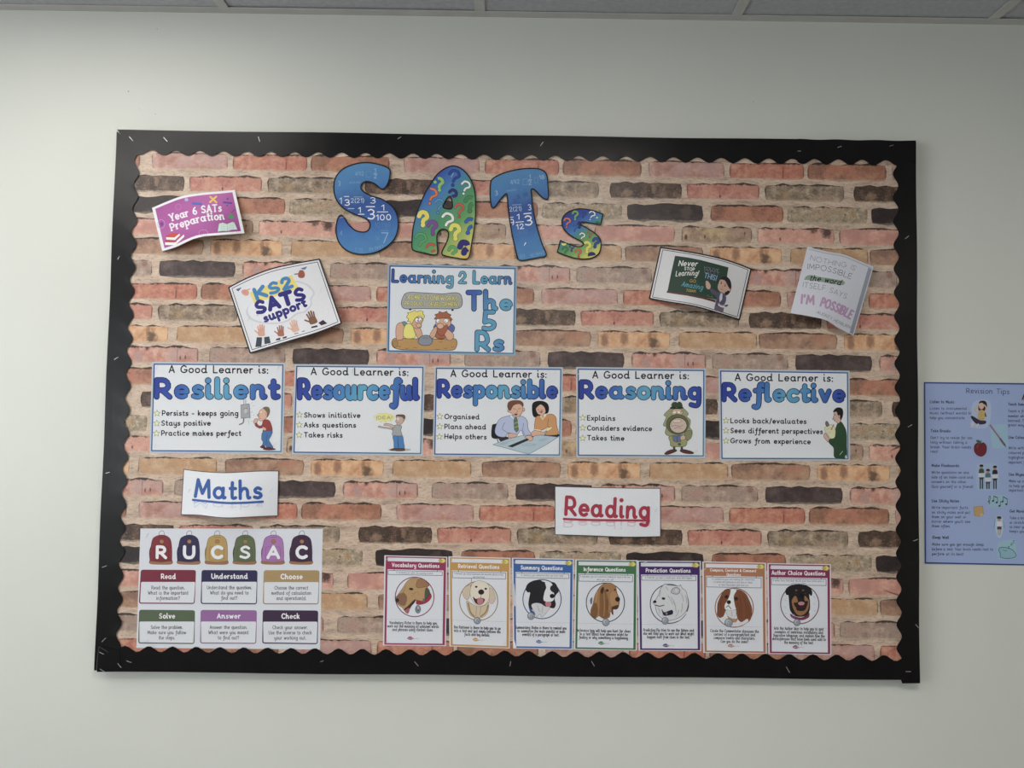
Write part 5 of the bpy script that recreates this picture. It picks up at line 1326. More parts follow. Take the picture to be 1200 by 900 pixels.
A.oval(475, 532, 17, 18, '#f6f6f4', line=LN, lw=.4).oval(545, 532, 20, 18, '#f6f6f4', line=LN, lw=.4).oval(480, 535, 4, 5, '#222').oval(540, 535, 4, 5, '#222').oval(495, 578, 30, 24, '#e8b694', line=LN, lw=.5)
A.fill([(442, 515), (460, 490), (445, 480), (480, 465), (485, 450), (520, 460), (550, 448), (560, 465), (590, 480), (580, 495), (600, 520), (580, 535), (570, 512), (510, 510), (460, 518)], '#b4623e', line='#4a2414', lw=.5)
l2.lay('printed_bearded_worker', A, 4)
l2.staple(1072, 100, 45, 5); l2.staple(1075, 765, 50, 5)

# ================================================================== Maths and Reading
def heading_card(name, label, top, bot, z, word, base, xh, col, shade, und, refl, staples, curl=None):
    sh = Sheet(name, label, 'card', top, bot, '#e8eaf0', z, curl=curl, group='subject heading cards')
    A = sh.art((0, 0, 1)); q = sh.quad(.003, .006, .997, .994, 14); A.k = 1; A._stroke(q + [q[0]], .8, ink('#4a4644')); sh.lay('printed_frame', A, 1)
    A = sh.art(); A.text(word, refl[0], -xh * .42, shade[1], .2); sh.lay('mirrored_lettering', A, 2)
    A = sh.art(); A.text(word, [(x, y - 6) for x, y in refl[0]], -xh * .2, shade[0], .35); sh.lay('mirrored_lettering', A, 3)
    A = sh.art(); A.text(word, base, xh, col, .25, capk=1.15); sh.lay('title_lettering', A, 4)
    A = sh.art(); A.line(und, 2.6, col); sh.lay('underline', A, 4)
    for s_ in staples: sh.staple(*s_)
    return sh
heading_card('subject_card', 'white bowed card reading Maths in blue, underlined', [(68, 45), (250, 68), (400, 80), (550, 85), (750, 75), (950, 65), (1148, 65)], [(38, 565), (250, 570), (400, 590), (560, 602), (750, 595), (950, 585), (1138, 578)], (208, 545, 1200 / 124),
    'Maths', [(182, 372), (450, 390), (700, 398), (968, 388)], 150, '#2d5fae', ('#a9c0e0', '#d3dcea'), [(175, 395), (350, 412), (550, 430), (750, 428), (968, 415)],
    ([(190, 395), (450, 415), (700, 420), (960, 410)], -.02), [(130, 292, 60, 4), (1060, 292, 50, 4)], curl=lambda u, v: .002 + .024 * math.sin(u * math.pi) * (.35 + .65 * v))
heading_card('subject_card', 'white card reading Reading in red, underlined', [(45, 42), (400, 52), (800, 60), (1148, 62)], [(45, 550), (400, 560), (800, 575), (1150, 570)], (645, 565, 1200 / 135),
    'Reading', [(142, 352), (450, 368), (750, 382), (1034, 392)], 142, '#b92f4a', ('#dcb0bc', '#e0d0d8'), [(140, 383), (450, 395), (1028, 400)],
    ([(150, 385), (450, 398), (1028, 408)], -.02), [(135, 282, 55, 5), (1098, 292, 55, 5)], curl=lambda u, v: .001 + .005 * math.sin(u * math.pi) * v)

# ================================================================== RUCSAC poster
ZR = (155, 612, 1200 / 230)
ru = Sheet('rucsac_poster', 'white poster of six printed rucksacks spelling RUCSAC above six boxes', 'poster', [(50, 38), (1165, 40)], [(25, 768), (1148, 778)], '#dfe1ea', ZR, lift=.0008)
BAGS = [('R', 176, '#8e2f3c', '#5a1a24'), ('U', 345, '#3a335c', '#221d3a'), ('C', 516, '#c09a4e', '#7a5f28'), ('S', 687, '#64704c', '#39452a'), ('A', 860, '#b478bc', '#74467c'), ('C', 1033, '#4a2f4c', '#2a182c')]
for ch, x, c, ln in BAGS:
    A = ru.art()
    A.line([(x - 15, 92), (x - 10, 62), (x + 8, 52), (x + 18, 62), (x + 20, 92)], .45, '#4a4a4e')
    A.fill([(x - 52, 105), (x - 30, 86), (x, 78), (x + 34, 84), (x + 58, 108), (x + 66, 165), (x + 66, 225), (x + 64, 248), (x, 252), (x - 64, 250), (x - 68, 225), (x - 64, 165)], c, line=ln, lw=.5)
    A.line([(x - 62, 150), (x - 70, 180), (x - 68, 225)], .9, ln)
    A.fill([(x - 66, 238), (x, 244), (x + 66, 238), (x + 62, 256), (x, 258), (x - 64, 254)], '#a8744a', line='#5a3a20', lw=.35)
    A.rrect([(x - 44, 150), (x + 44, 150), (x + 46, 232), (x - 46, 232)], 16, None, ln, .35)
    A.oval(x + 4, 118, 13, 12, '#b07d3e', line='#5f3f1c', lw=.3)
    A.line([(x - 18, 92), (x + 24, 92)], .4, ln)
    o = ru.lay('printed_rucksack', A, 1)
    A = ru.art(); hw = {'A': 43, 'R': 36, 'U': 38, 'C': 38, 'S': 36}[ch]
    A.text(ch, [(x - hw + 2, 226), (x + hw + 2, 227)], 66, '#f0f0f4', .30, capk=.68); ru.lay('rucksack_letter', A, 3, parent=o)
BOX = [('Read', [(52, 290), (390, 292), (382, 500), (40, 498)], '#862c42', ['Read the question.', 'What is the important', 'information?'], 365),
       ('Understand', [(424, 292), (766, 294), (762, 502), (418, 500)], '#37305a', ['Understand the question.', 'What do you need to', 'find out?'], 364),
       ('Choose', [(804, 293), (1145, 294), (1140, 502), (798, 502)], '#b4935a', ['Choose the correct', 'method of calculation', 'and operation(s).'], 366),
       ('Solve', [(42, 535), (384, 538), (380, 745), (36, 742)], '#5c6a4e', ['Solve the problem.', 'Make sure you follow', 'the steps.'], 607),
       ('Answer', [(418, 536), (762, 538), (758, 744), (414, 742)], '#a06aa8', ['Answer the question.', 'What were you meant', 'to find out?'], 607),
       ('Check', [(798, 537), (1137, 540), (1134, 746), (794, 742)], '#45304c', ['Check your answer.', 'Use the inverse to check', 'your working out.'], 608)]
for t, q, c, lines, yb in BOX:
    A = ru.art(); A.rrect(q, 16, c)
    h = (yb - q[0][1])
    A.rrect([(q[0][0] + 2, yb), (q[1][0] - 5, yb), (q[2][0] - 6, q[2][1] - 7), (q[3][0] + 8, q[3][1] - 7)], 8, '#e3e5ec')
    o = ru.lay('printed_box', A, 1)
    cx = (q[0][0] + q[1][0]) / 2
    hw = {'Read': 46, 'Understand': 112, 'Choose': 68, 'Solve': 50, 'Answer': 73, 'Check': 56}[t]
    A = ru.art(); A.text(t, [(cx - hw, yb - 17), (cx + hw, yb - 17)], 24, '#f2f0f4', .27); ru.lay('box_heading', A, 3, parent=o)
    W3 = {0: [102, 124, 72], 1: [137, 118, 50], 2: [103, 122, 92], 3: [98, 118, 50], 4: [115, 123, 65], 5: [108, 132, 97]}[[b[0] for b in BOX].index(t)]
    for k, s_ in enumerate(lines):
        A = ru.art(); y = yb + 46 + k * 32; A.text(s_, [(cx - W3[k] - 2, y), (cx + W3[k] - 2, y)], 16, '#5a585e', .18); ru.lay('box_lettering', A, 3, parent=o)
ru.staple(88, 80, 65, 4.5); ru.staple(1100, 62, 35, 5.5); ru.staple(88, 727, 30, 5)

# ================================================================== seven question posters
SC7 = 621 / 80.0
def qposter(col, dark, z, q, label, titles, boxlines, text, ty, circ, boxh, staples, curl=None):
    sh = Sheet('question_poster', label, 'poster', [q[0], q[1]], [q[3], q[2]], '#e0e2ea', (0, 0, 1), group='question posters along the bottom', curl=curl)
    P = lambda x, y: ((x - 25) / 585.0, (y - 25) / 822.0)                       # layout of the first sheet's zoom window -> (u, v)
    A = sh.art((0, 0, 1))
    def uvq(x0, y0, x1, y1, c, n=1):
        u0, v0 = P(x0, y0); u1, v1 = P(x1, y1); A.poly(sh.quad(u0, v0, u1, v1, n), c)
    uvq(38, 33, 600, 840, col); uvq(56, 152, 578, 826, '#e4e6ee'); uvq(56, 44, 536, 78, '#e2e3ea')
    fr = sh.lay('printed_frame', A, 1)
    A = sh.art((0, 0, 1)); m_ = lambda x, y: sh.px(*P(x, y))
    A.poly([m_(x, y) for x, y in ((522, 62), (545, 45), (572, 38), (600, 62), (578, 85), (545, 82))], '#d8c23a'); A.oval(*m_(568, 62), 3.0, 2.6, '#e8d95a', line='#8a7420', lw=.3); A._stroke([m_(540, 52), m_(565, 62), m_(540, 76)], .4, ink('#7a6a20'))
    sh.lay('printed_bulb', A, 3, parent=fr)
    A = sh.art((0, 0, 1))
    for (t, x0, x1, y, xh) in titles: A.text(t, [m_(x0, y), m_(x1, y)], xh / SC7, '#f2eef2', .25, capk=.95)
    sh.lay('title_lettering', A, 2, parent=fr)
    A = sh.art((0, 0, 1)); A.k = 1
    e = [m_(*p) for p in ((62, 163), (565, 163), (565, 163 + boxh), (62, 163 + boxh))]; A._stroke(e + [e[0]], .55, ink('#4a4a58'))
    for x in (118, 520): A._stroke([m_(x, 148), m_(x, 163)], .6, ink('#4a4a58'))
    for k, (t, x0, x1) in enumerate(boxlines): A.text(t, [m_(x0, 188 + k * 26), m_(x1, 188 + k * 26)], 12 / SC7, '#7a7a86', .16)
    A._stroke([m_(60, 606), m_(575, 606)], .25, ink('#b9bcc6'))
    sh.lay('caption_box', A, 2)
    for k, (t, x0, x1) in enumerate(text):
        A = sh.art((0, 0, 1)); A.text(t, [m_(x0, ty + k * 31.5), m_(x1, ty + k * 31.5)], 20 / SC7, '#2e2e38', .2); sh.lay('body_lettering', A, 2)
    yl = circ[3]
    A = sh.art((0, 0, 1)); A.fill([m_(x, y) for x, y in ((250, yl), (265, yl - 14), (285, yl - 16), (300, yl - 6), (315, yl + 4), (300, yl + 8), (285, yl + 14), (262, yl + 10))], col); A.text('twinkl', [m_(258, yl + 5), m_(306, yl + 5)], 9 / SC7, '#e8e8f0', .2); A.text('www.twinkl', [m_(318, yl + 5), m_(356, yl + 5)], 6 / SC7, '#a9a9b4', .18); sh.lay('printed_logo', A, 2)
    A = sh.art(z); A.ring(circ[0], circ[1], circ[2], circ[2] * 1.02, 1.05, dark); sh.lay('printed_circle', A, 2)
    for s_ in staples: sh.staple(*s_, z=z)
    return sh
def tag_disc(A, x, y, r): A.oval(x, y, r, r * 1.05, '#9aa2ae', line='#4a5260', lw=.5).oval(x - r * .2, y - r * .2, r * .55, r * .6, '#c0c6ce').line([(x - r * .3, y + r * .4), (x, y - r * .4), (x + r * .3, y + r * .4)], .5, '#5a6474')

z = (446, 648, SC7)
d = qposter('#a83260', '#8a2a54', z, [(450.5, 650.7), (524.2, 652.5), (522.5, 757), (448.7, 756.3)], 'crimson bordered question poster of a tan hound with a red collar', [('Vocabulary Questions', 95, 538, 130, 27)], [('In Vocabulary we explore the meaning of words', 140, 480)],
    [('Vocabulary Victor is there to help you', 82, 525), ('work out the meaning of unknown words', 62, 542), ('and phrases using context clues.', 110, 490)], 652, (310, 400, 176, 780), 36, [(62, 52, 50, 3.5), (55, 812, 30, 2.5), (283, 70, 70, 3)])
A = Art(z)
A.fill([(165, 370), (200, 320), (240, 260), (280, 232), (340, 232), (400, 270), (430, 320), (440, 370), (400, 440), (330, 430), (300, 450), (265, 510), (245, 550), (220, 530), (200, 500), (160, 470), (140, 430), (145, 400)], '#c39a60', line='#6a4a28', lw=.4)
A.fill([(140, 400), (175, 370), (215, 365), (240, 400), (235, 450), (215, 480), (175, 470), (140, 440)], '#94684c').fill([(240, 490), (290, 440), (320, 420), (310, 450), (275, 490), (255, 520), (215, 520), (225, 500)], '#4a3028').fill([(225, 520), (265, 500), (250, 552)], '#b8606a')
A.fill([(325, 280), (345, 240), (390, 240), (430, 275), (440, 300), (400, 310), (345, 318), (325, 305)], '#a87850', line='#6a4428', lw=.4).fill([(410, 320), (440, 330), (452, 380), (435, 420), (405, 440), (400, 380)], '#5a5a4a')
A.fill([(330, 430), (365, 440), (400, 430), (430, 400), (452, 368), (462, 400), (440, 435), (400, 460), (350, 470), (325, 460)], '#b02a44', line='#5a1424', lw=.4).oval(392, 430, 9, 18, '#6a707c')
A.oval(278, 328, 20, 11, '#3a2a20', rot=8).oval(150, 430, 18, 18, '#3a2c2c').line([(230, 300), (215, 340), (200, 365)], .5, '#8a6438').line([(280, 370), (320, 360)], .5, '#a07a48').line([(285, 400), (330, 350), (350, 380)], .4, '#a07a48')
A.oval(340, 512, 24, 36, '#8a93a2', line='#3f4654', lw=.5).line([(328, 495), (340, 530), (352, 495)], .7, '#4a5262').oval(342, 500, 10, 14, '#b4bac4')
d.lay('printed_dog', A, 4)

z = (521, 649, SC7)
d = qposter('#cf9a3f', '#a88242', z, [(525.5, 652), (598.2, 653.7), (597.5, 760), (526.7, 757.5)], 'amber bordered question poster of a cream retriever with its tongue out', [('Retrieval Questions', 115, 505, 130, 27)], [('In Retrieval, you retrieve information from key words, phrases or lines', 80, 545), ('you have read', 255, 365)],
    [('Rex Retriever is there to help you to go', 70, 520), ('into a text and just simply retrieve the', 70, 520), ('facts and key details.', 170, 415)], 682, (310, 428, 174, 778), 56, [(65, 62, 60, 5), (265, 62, 65, 5), (540, 825, 60, 4.5)])
A = Art(z)
A.fill([(200, 430), (215, 520), (250, 570), (300, 585), (360, 570), (395, 520), (400, 440), (360, 470), (300, 480), (240, 450)], '#d9c4a0', line='#8a6a40', lw=.4).line([(215, 450), (235, 530), (270, 570)], 1.6, '#a87f48').line([(395, 470), (375, 530), (330, 570)], 1.6, '#a87f48').line([(290, 480), (285, 570)], .5, '#a88a5c').line([(330, 480), (320, 560)], .5, '#a88a5c')
A.fill([(165, 330), (200, 295), (235, 285), (232, 360), (215, 415), (190, 410), (165, 370)], '#dcc6ae', line='#9a7c5c', lw=.4).fill([(410, 310), (440, 330), (462, 400), (440, 450), (410, 440), (400, 370)], '#dcc6ae', line='#9a7c5c', lw=.4).line([(245, 225), (240, 290)], .6, '#8a6a50')
A.fill([(240, 300), (265, 260), (310, 245), (360, 255), (400, 285), (410, 350), (400, 420), (370, 460), (320, 475), (275, 455), (240, 400), (232, 350)], '#ecdfcb', line='#a88a66', lw=.4)
A.fill([(258, 390), (285, 410), (320, 400), (365, 412), (350, 450), (320, 465), (290, 455), (270, 430)], '#5a2a2c').fill([(300, 410), (330, 402), (352, 415), (345, 448), (318, 462), (298, 445)], '#d0808c').oval(333, 348, 27, 24, '#2a2628').oval(288, 300, 12, 9, '#3a2c26').oval(374, 318, 12, 9, '#3a2c26').line([(333, 370), (330, 400)], .5, '#6a4a40')
tag_disc(A, 297, 608, 30); d.lay('printed_dog', A, 4)

z = (595, 650, SC7)
d = qposter('#2f6ab4', '#2a4a7c', z, [(600, 653.7), (672.5, 655), (671.2, 761.2), (601.2, 760)], 'blue bordered question poster of a black and white collie', [('Summary Questions', 105, 505, 130, 27)], [('In Summary, you summarise what you have read', 110, 510)],
    [('Summarising Sheba is there to remind you', 50, 548), ('to summarise the main point(s) or main', 68, 535), ('event(s) of a paragraph or text.', 115, 475)], 668, (312, 405, 174, 782), 40, [(68, 62, 55, 3.5)])
A = Art(z)
A.fill([(165, 310), (185, 265), (235, 238), (290, 232), (330, 250), (400, 250), (435, 265), (462, 330), (440, 360), (425, 400), (435, 450), (420, 485), (380, 480), (340, 470), (300, 445), (240, 480), (215, 500), (190, 460), (195, 400), (205, 345), (180, 340)], '#28262e', line='#17161c', lw=.4)
A.fill([(340, 250), (375, 245), (405, 270), (415, 330), (425, 380), (410, 420), (360, 430), (325, 410), (335, 340), (350, 300)], '#e6e6ec').fill([(385, 310), (400, 280), (440, 290), (455, 330), (425, 345), (400, 335)], '#2c2a32')
A.oval(404, 376, 22, 20, '#1c1a20').fill([(315, 415), (355, 430), (400, 430), (395, 465), (365, 480), (335, 460)], '#4a2028').fill([(345, 432), (390, 430), (392, 462), (368, 478), (345, 460)], '#d07f88')
A.fill([(215, 460), (250, 440), (300, 445), (340, 470), (385, 480), (350, 530), (310, 568), (290, 540), (265, 565), (240, 520)], '#d9d9dd', line='#8a8a92', lw=.4).line([(270, 460), (290, 520)], .5, '#9a9aa2').line([(320, 470), (310, 530)], .5, '#9a9aa2').fill([(190, 470), (215, 500), (245, 530), (240, 555), (205, 520)], '#2f5f9c').oval(320, 300, 6, 5, '#4a3a30')
tag_disc(A, 212, 558, 32); d.lay('printed_dog', A, 4)
A = Art((0, 0, 1)); A.poly([d.px(0, .235), d.px(.035, .30), d.px(.055, .45), d.px(.05, .535), d.px(0, .52)], '#cfd2dc'); A.poly([d.px(0, .86), d.px(.03, .92), d.px(.055, .985), d.px(.03, 1.0), d.px(.0, .95)], '#eceef4'); d.lay('torn_edge', A, 3)

z = (669, 651, SC7)
d = qposter('#3a7a4a', '#2c4a3c', z, [(674.2, 655.5), (747, 656.5), (746.2, 762.5), (672.5, 761.2)], 'green bordered question poster of a brown bloodhound', [('Inference Questions', 105, 500, 132, 27)], [('In Inference, you are a detective looking for clues in the text', 75, 545), ('what you can see', 230, 385)],
    [('Inference Iggy will help you hunt for clues', 55, 550), ('in a text about how someone might be', 78, 525), ('feeling or why something is happening.', 70, 530)], 685, (314, 428, 174, 785), 60, [(75, 72, 60, 2.5)])
A = Art(z)
A.fill([(180, 500), (200, 440), (220, 360), (260, 290), (300, 258), (360, 250), (405, 280), (420, 340), (440, 390), (440, 440), (425, 480), (385, 490), (385, 540), (360, 510), (350, 560), (300, 575), (255, 550), (220, 572), (185, 540)], '#b07c4a', line='#5f3c1e', lw=.4)
A.fill([(265, 330), (290, 290), (320, 330), (345, 420), (340, 500), (350, 550), (300, 570), (260, 545), (262, 450)], '#8f6034').fill([(190, 480), (225, 420), (245, 480), (240, 540), (215, 568), (185, 530)], '#8a5a30').fill([(270, 320), (290, 285), (300, 300), (285, 350)], '#4a2e1c')
A.line([(240, 330), (225, 430)], .9, '#c99a62').line([(300, 340), (305, 450), (300, 550)], .9, '#b98850').line([(325, 400), (330, 500)], .7, '#6e4824').fill([(360, 350), (395, 330), (425, 380), (425, 460), (385, 470), (362, 430)], '#c08c56')
A.oval(425, 398, 22, 22, '#2e2420').oval(330, 318, 14, 12, '#4a3020').oval(400, 312, 7, 9, '#3a281c').fill([(370, 470), (430, 450), (425, 485), (390, 490)], '#5a3a28').line([(375, 480), (378, 530)], 1.6, '#6a4428').fill([(175, 400), (195, 380), (190, 440), (178, 435)], '#6a7280')
tag_disc(A, 318, 608, 32); d.lay('printed_dog', A, 4)

z = (744, 653, SC7)
d = qposter('#4b2a72', '#3a3450', z, [(747, 657), (821.2, 657.5), (821.7, 763), (748.5, 762.5)], 'purple bordered question poster of a fluffy white dog', [('Prediction Questions', 100, 515, 132, 27)], [('In Prediction, you make a sensible guess about what happens', 95, 530)],
    [('Predicting Pip tries to see the future and', 70, 545), ('she will help you to work out what might', 68, 545), ('happen next from clues in the text.', 105, 505)], 672, (314, 424, 174, 798), 40, [(70, 72, 40, 4), (95, 45, 20, 5)])
A = Art(z)
A.fill([(165, 410), (190, 385), (215, 340), (235, 285), (270, 245), (300, 252), (340, 255), (400, 262), (415, 250), (430, 280), (465, 310), (480, 370), (485, 430), (460, 500), (400, 550), (320, 575), (255, 560), (210, 520), (190, 470), (185, 440)], '#dcdce0', line='#5a5a64', lw=.5)
A.fill([(330, 320), (345, 285), (385, 275), (410, 300), (400, 330), (365, 335)], '#c2c2ca', line='#5a5a64', lw=.6).oval(378, 305, 14, 18, '#e2d2d4')
for x0, y0, x1, y1 in ((230, 300, 220, 360), (300, 350, 345, 430), (330, 360, 370, 450), (350, 400, 375, 500), (420, 330, 440, 400), (430, 420, 420, 500), (400, 480, 370, 540), (280, 270, 300, 300), (460, 350, 470, 420), (240, 480, 255, 540), (210, 460, 225, 510)): A.line([(x0, y0), ((x0 + x1) / 2 + 6, (y0 + y1) / 2), (x1, y1)], .55, '#9a9aa6')
A.oval(182, 405, 15, 13, '#26242c').oval(260, 376, 17, 11, '#2c2a34', rot=8).line([(188, 435), (225, 445), (265, 435)], 1.0, '#3a3844').fill([(245, 470), (265, 500), (300, 490), (340, 480), (345, 515), (300, 530), (262, 528)], '#2e2440').oval(288, 512, 10, 14, '#8a8296').line([(305, 590), (400, 570), (470, 500)], 1.4, '#e6e6ea')
tag_disc(A, 275, 578, 30); d.lay('printed_dog', A, 4)

z = (820, 655, SC7)
d = qposter('#c07a50', '#a05a40', z, [(823, 658), (897.5, 659.5), (898.7, 766.2), (824.2, 765)], 'orange bordered question poster of a chestnut and white spaniel', [('Compare, Contrast & Comment', 95, 520, 113, 19), ('Questions', 245, 378, 150, 19)], [('In comparing you are looking for similarities', 115, 505), ('in words and features in the text or theme', 130, 485), ('or how characters feel and act', 175, 445)],
    [('Cassie the Commentator discusses the', 90, 538), ('content of a paragraph/text and', 122, 505), ('compares events and characters.', 122, 500), ('Can you do the same?', 185, 440)], 660, (314, 444, 174, 780), 90, [(45, 95, 45, 4)])
A = Art(z)
A.fill([(160, 470), (165, 400), (195, 330), (225, 285), (270, 275), (285, 330), (265, 400), (240, 450), (215, 520), (185, 535), (160, 510)], '#8a4e2c', line='#4f2a16', lw=.4).fill([(320, 285), (370, 285), (420, 320), (455, 390), (475, 460), (465, 540), (430, 580), (380, 575), (345, 540), (330, 460), (310, 380), (305, 320)], '#8a4e2c', line='#4f2a16', lw=.4)
A.fill([(285, 275), (320, 275), (335, 290), (310, 340), (320, 420), (330, 460), (310, 470), (270, 470), (230, 455), (228, 415), (255, 370), (275, 320)], '#ececee', line='#9a8a84', lw=.3)
A.oval(265, 393, 19, 18, '#221e20').oval(245, 345, 20, 18, '#4a2a18').oval(330, 362, 20, 18, '#4a2a18').oval(243, 342, 9, 9, '#1e1614').oval(330, 358, 9, 9, '#1e1614').line([(240, 440), (262, 428), (285, 455)], .8, '#4a3634').line([(265, 412), (262, 428)], .5, '#4a3634')
A.fill([(238, 462), (280, 470), (330, 465), (325, 520), (290, 545), (250, 510)], '#dededf', line='#8a8a90', lw=.3).line([(290, 480), (295, 520)], .5, '#9a9aa0').fill([(250, 520), (300, 545), (345, 540), (330, 575), (285, 570)], '#c58a66')
for x0, y0, x1, y1 in ((185, 400, 190, 500), (360, 330, 380, 540), (400, 340, 430, 540), (430, 400, 450, 520), (345, 400, 360, 520), (205, 340, 180, 420)): A.line([(x0, y0), ((x0 + x1) / 2 + 8, (y0 + y1) / 2), (x1, y1)], .6, '#6a3a1e')
A.fill([(190, 540), (230, 525), (260, 560), (230, 580)], '#dfe1e6').fill([(300, 590), (380, 575), (430, 545), (440, 570), (380, 605), (310, 610)], '#e2e2e6')
tag_disc(A, 263, 580, 36); d.lay('printed_dog', A, 4)

z = (896, 655, SC7)
d = qposter('#96295c', '#7a2450', z, [(899.2, 660), (973.7, 661.2), (974.2, 767.5), (900.5, 766.2)], 'plum bordered question poster of a black and tan rottweiler', [('Author Choice Questions', 62, 558, 130, 29)], [('In author choice, think about why the writer chose certain words to', 75, 545), ('create an effect', 245, 380)],
    [('Arlo the Author likes to help you to spot', 78, 540), ('examples of ambitious vocabulary and', 85, 535), ('figurative language, and explain how the', 70, 550), ('words/phrases that have been used add to', 62, 560), ('the meaning of the text.', 172, 445)], 628, (320, 412, 174, 782), 56, [(55, 75, 60, 2.5)])
A = Art(z)
A.fill([(190, 290), (215, 255), (270, 235), (320, 230), (370, 240), (410, 260), (432, 300), (425, 335), (405, 320), (412, 400), (408, 470), (380, 510), (330, 525), (275, 515), (235, 470), (225, 400), (218, 330), (200, 325)], '#221f24', line='#121014', lw=.4)
A.fill([(250, 370), (280, 335), (300, 370), (300, 395), (270, 400), (285, 440), (300, 470), (360, 470), (385, 430), (395, 385), (365, 380), (365, 335), (395, 365), (405, 400), (395, 460), (365, 500), (325, 515), (290, 500), (260, 450), (248, 400)], '#a8723c')
A.fill([(265, 400), (300, 405), (340, 395), (380, 405), (370, 440), (330, 452), (285, 440)], '#3a1c20').fill([(305, 400), (335, 388), (362, 398), (355, 418), (318, 420)], '#c88a94').oval(338, 335, 24, 24, '#141216').oval(288, 285, 12, 8, '#7a5a38').oval(350, 285, 12, 8, '#7a5a38').oval(285, 312, 8, 7, '#4a3420').oval(372, 315, 8, 7, '#4a3420')
A.fill([(235, 500), (265, 520), (330, 535), (385, 510), (405, 490), (400, 530), (345, 555), (285, 548), (245, 530)], '#8a2a50', line='#4a1428', lw=.4).ring(262, 520, 14, 18, .8, '#8a6a9a')
for x, y in ((190, 375), (188, 438), (195, 495), (452, 345), (452, 410), (455, 472)): A.line([(x - 6, y - 5), (x + 6, y + 6)], .6, '#b9bcc8')
tag_disc(A, 295, 578, 30); d.lay('printed_dog', A, 4)

# ================================================================== revision tips poster on the wall
ZV = (1078, 440, 477 / 122.0)
V_TL, V_TR, V_BR, V_BL = (1082.6, 447.7), (1236, 449.4), (1238.5, 663.5), (1083.6, 660.4)
rv = Sheet('revision_poster', 'blue revision tips poster with small pictures fixed to the wall beside the board', 'poster', [V_TL, V_TR], [V_BL, V_BR], '#a3b8ea', (0, 0, 1), base=0.0, lift=.0020)
A = rv.art((0, 0, 1)); e = rv.quad(.006, .004, .994, .996); A.k = 1; A._stroke(e + [e[0]], 1.6, ink('#2a4a9c')); rv.lay('printed_frame', A, 1)
A = rv.art(ZV); A.text('Revision Tips', [(212, 82), (410, 86)], 17, '#2e3a74', .15); rv.lay('title_lettering', A, 2)
VT = '#262f5c'
def para(head, hx1, hy, lines, x0, step, xw):
    A = rv.art(ZV); A.text(head, [(x0, hy), (hx1, hy + 1)], 9.5, VT, .24); rv.lay('tip_heading', A, 2)
    for k, (y, t, x1) in enumerate(lines):
        A = rv.art(ZV); A.text(t, [(x0, y), (x1, y + 1)], 9.2, VT, .19); rv.lay('tip_lettering', A, 2)
para('Listen to Music', 158, 127, [(157, 'Listen to instrumental', 215), (178, 'music (without words) to', 237), (200, 'help you concentrate.', 207)], 46, 21, 0)
para('Take Breaks', 140, 260, [(291, "Don't try to revise for too", 240), (312, 'long without taking a', 217), (334, 'break. Your brain needs', 235), (354, 'rest!', 82)], 49, 21, 0)
para('Make Flashcards', 180, 419, [(450, 'Write questions on one', 225), (472, 'side of an index card and', 243), (493, 'answers on the other.', 215), (515, 'Quiz yourself or a friend!', 243)], 53, 21, 0)
para('Use Sticky Notes', 180, 581, [(611, 'Write important facts', 220), (633, 'on sticky notes and put', 230), (654, 'them on your wall or', 212), (675, "mirror where you'll see", 230), (696, 'them often.', 140)], 54, 21, 0)
para('Sleep Well', 133, 748, [(780, 'Make sure you get enough sleep', 292), (802, 'before a test. Your brain needs rest to', 335), (824, 'perform at its best!', 200)], 56, 21, 0)
para('Teach Someone', 505, 138, [(169, 'Teach a friend or family', 570), (192, 'member what you have', 560), (213, 'learned. This is a', 530), (233, 'great way to learn.', 545)], 404, 21, 0)
para('Use Colours', 490, 290, [(338, 'Write with different', 545), (360, 'coloured pens or', 520), (382, 'highlighters to make', 545), (404, 'important facts stand out.', 580)], 406, 21, 0)
para('Use Rhymes', 488, 460, [(490, 'Make up a rhyme or song', 575), (512, 'to help you remember', 560), (532, 'important facts.', 520)], 408, 21, 0)
para('Get Moving', 490, 628, [(659, 'Take a break to walk', 550), (680, 'or stretch. It helps', 535), (700, 'to clear your mind and', 560), (720, 'keeps you alert.', 525)], 411, 21, 0)
PALE = '#a0c8e2'
A = rv.art(ZV); A.fill([(235, 200), (240, 135), (270, 112), (320, 120), (325, 180), (310, 235), (260, 242), (232, 225)], '#b4c8ea')
A.fill([(268, 140), (275, 118), (300, 118), (308, 140), (300, 165), (305, 190), (292, 180), (270, 160)], '#2a2030').oval(282, 140, 12, 15, '#e0b8a4').fill([(268, 165), (292, 160), (298, 195), (285, 212), (268, 205)], '#d0b060').line([(268, 170), (252, 160), (262, 140), (272, 132)], 1.7, '#e0b8a4').line([(295, 170), (304, 150), (296, 135)], 1.6, '#e0b8a4').fill([(240, 185), (275, 205), (302, 208), (298, 222), (260, 222), (235, 195)], '#3a2c58').line([(245, 215), (238, 235)], 2.0, '#e8d0c4').line([(268, 222), (262, 232)], 1.4, '#e8d0c4'); rv.lay('printed_listener', A, 3)
A = rv.art(ZV); A.poly([(320, 228), (400, 222), (405, 330), (332, 335)], PALE).line([(322, 228), (368, 290)], 2.0, '#9a7a98').line([(368, 290), (388, 318)], 2.3, '#7a5a78').line([(388, 318), (394, 327)], .9, '#4a3a50').line([(326, 225), (352, 262)], .5, '#c4a8c0'); rv.lay('printed_pen', A, 3)
A = rv.art(ZV); A.fill([(278, 312), (292, 308), (305, 325), (302, 355), (285, 370), (265, 366), (250, 348), (250, 322), (262, 310)], '#7e2430', line='#3a1018', lw=.5).fill([(258, 296), (275, 298), (280, 312), (265, 310)], '#3a6a4a').line([(278, 312), (282, 298)], .6, '#3a2a20').line([(262, 330), (266, 318)], .5, '#b05a60'); rv.lay('printed_apple', A, 3)
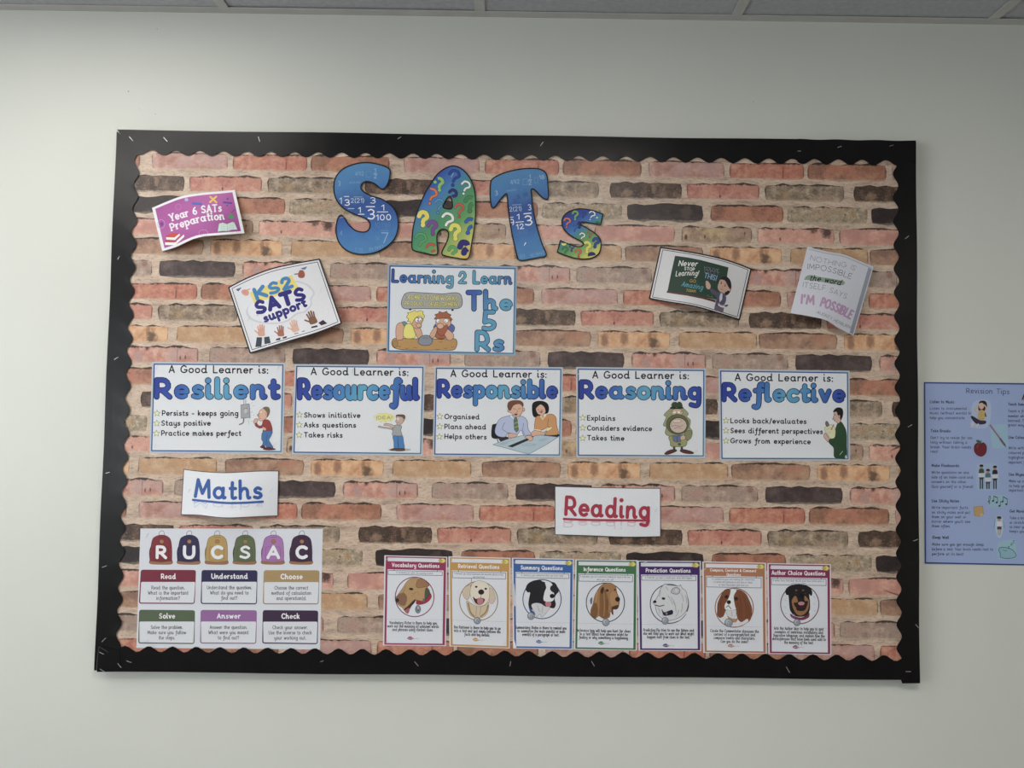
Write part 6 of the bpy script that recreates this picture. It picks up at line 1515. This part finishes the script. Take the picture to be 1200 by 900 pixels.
A = rv.art(ZV); A.k = -8; A.fill([(262, 410), (300, 402), (352, 408), (362, 470), (355, 520), (270, 525), (258, 470)], '#a8c2e6'); rv.lay('printed_ground', A, 3)
for x, c1, hair, y in ((282, '#3f5a44', '#2a2024', 420), (312, '#4a7a8a', '#3a2a20', 440), (344, '#2c2438', '#1a141c', 425)):
    A = rv.art(ZV); A.oval(x, y, 7, 9, '#b98a70').fill([(x - 8, y - 3), (x - 6, y - 11), (x + 6, y - 11), (x + 8, y - 3)], hair).fill([(x - 11, y + 12), (x, y + 8), (x + 11, y + 12), (x + 10, y + 52), (x - 10, y + 52)], c1).line([(x - 5, y + 50), (x - 5, 518)], 1.5, '#3c3a48').line([(x + 5, y + 50), (x + 5, 518)], 1.5, '#3c3a48').poly([(x - 14, y + 28), (x + 14, y + 27), (x + 14, y + 46), (x - 14, y + 47)], '#d6d8e4'); rv.lay('printed_friend', A, 3)
A = rv.art(ZV); A.fill([(308, 560), (330, 548), (395, 552), (402, 590), (370, 605), (318, 600)], '#9cc8dc')
A.line([(318, 590), (316, 560), (322, 552), (320, 575), (312, 578), (322, 584)], .6, '#1e2a4a')
for x, y in ((335, 575), (352, 582), (365, 598), (378, 578), (396, 590)): A.oval(x, y, 5, 4, '#1e2a4a', rot=-20).line([(x + 4, y), (x + 4, y - 22)], .55, '#1e2a4a')
A.line([(339, 553), (356, 560)], .9, '#1e2a4a').line([(382, 556), (400, 566)], .9, '#1e2a4a'); rv.lay('printed_music', A, 3)
A = rv.art(ZV); A.poly([(246, 602), (288, 598), (292, 636), (275, 646), (250, 642)], '#d0a862', line='#a8823e', lw=.4).poly([(292, 636), (275, 646), (278, 632)], '#e2c488'); rv.lay('printed_sticky_note', A, 3)
A = rv.art(ZV); A.fill([(348, 660), (362, 640), (380, 655), (384, 695), (370, 742), (355, 735), (344, 695)], '#b4d4e8').oval(363, 658, 8, 10, '#c89a86').fill([(354, 655), (356, 646), (370, 646), (373, 656)], '#3a2a24').fill([(353, 672), (375, 672), (374, 694), (354, 694)], '#e2e2ee').poly([(354, 692), (374, 692), (374, 706), (354, 706)], '#4a4a60').line([(359, 706), (360, 730)], 1.2, '#c89a86').line([(369, 706), (367, 732)], 1.2, '#c89a86').line([(344, 660), (340, 700)], .4, '#50608a').line([(382, 665), (386, 700)], .4, '#50608a'); rv.lay('printed_skipper', A, 3)
A = rv.art(ZV); A.fill([(358, 770), (400, 755), (435, 758), (440, 830), (400, 842), (360, 835)], '#9ccadc').fill([(362, 800), (370, 788), (400, 790), (425, 800), (440, 822), (430, 835), (395, 838), (370, 832), (368, 815)], '#8fc0d4', line='#24406a', lw=.6).line([(380, 800), (400, 805)], .4, '#24406a').text('z', [(402, 792), (412, 792)], 9, '#24406a', .2).text('z', [(415, 778), (424, 778)], 9, '#24406a', .2).text('Z', [(424, 768), (434, 768)], 8, '#24406a', .2); rv.lay('printed_pillow', A, 3)
A = rv.art(ZV); A.poly([(465, 112), (478, 80), (505, 84), (500, 114)], '#3a3630').poly([(468, 112), (480, 96), (492, 114)], '#b07a3a'); rv.lay('printed_book', A, 3)
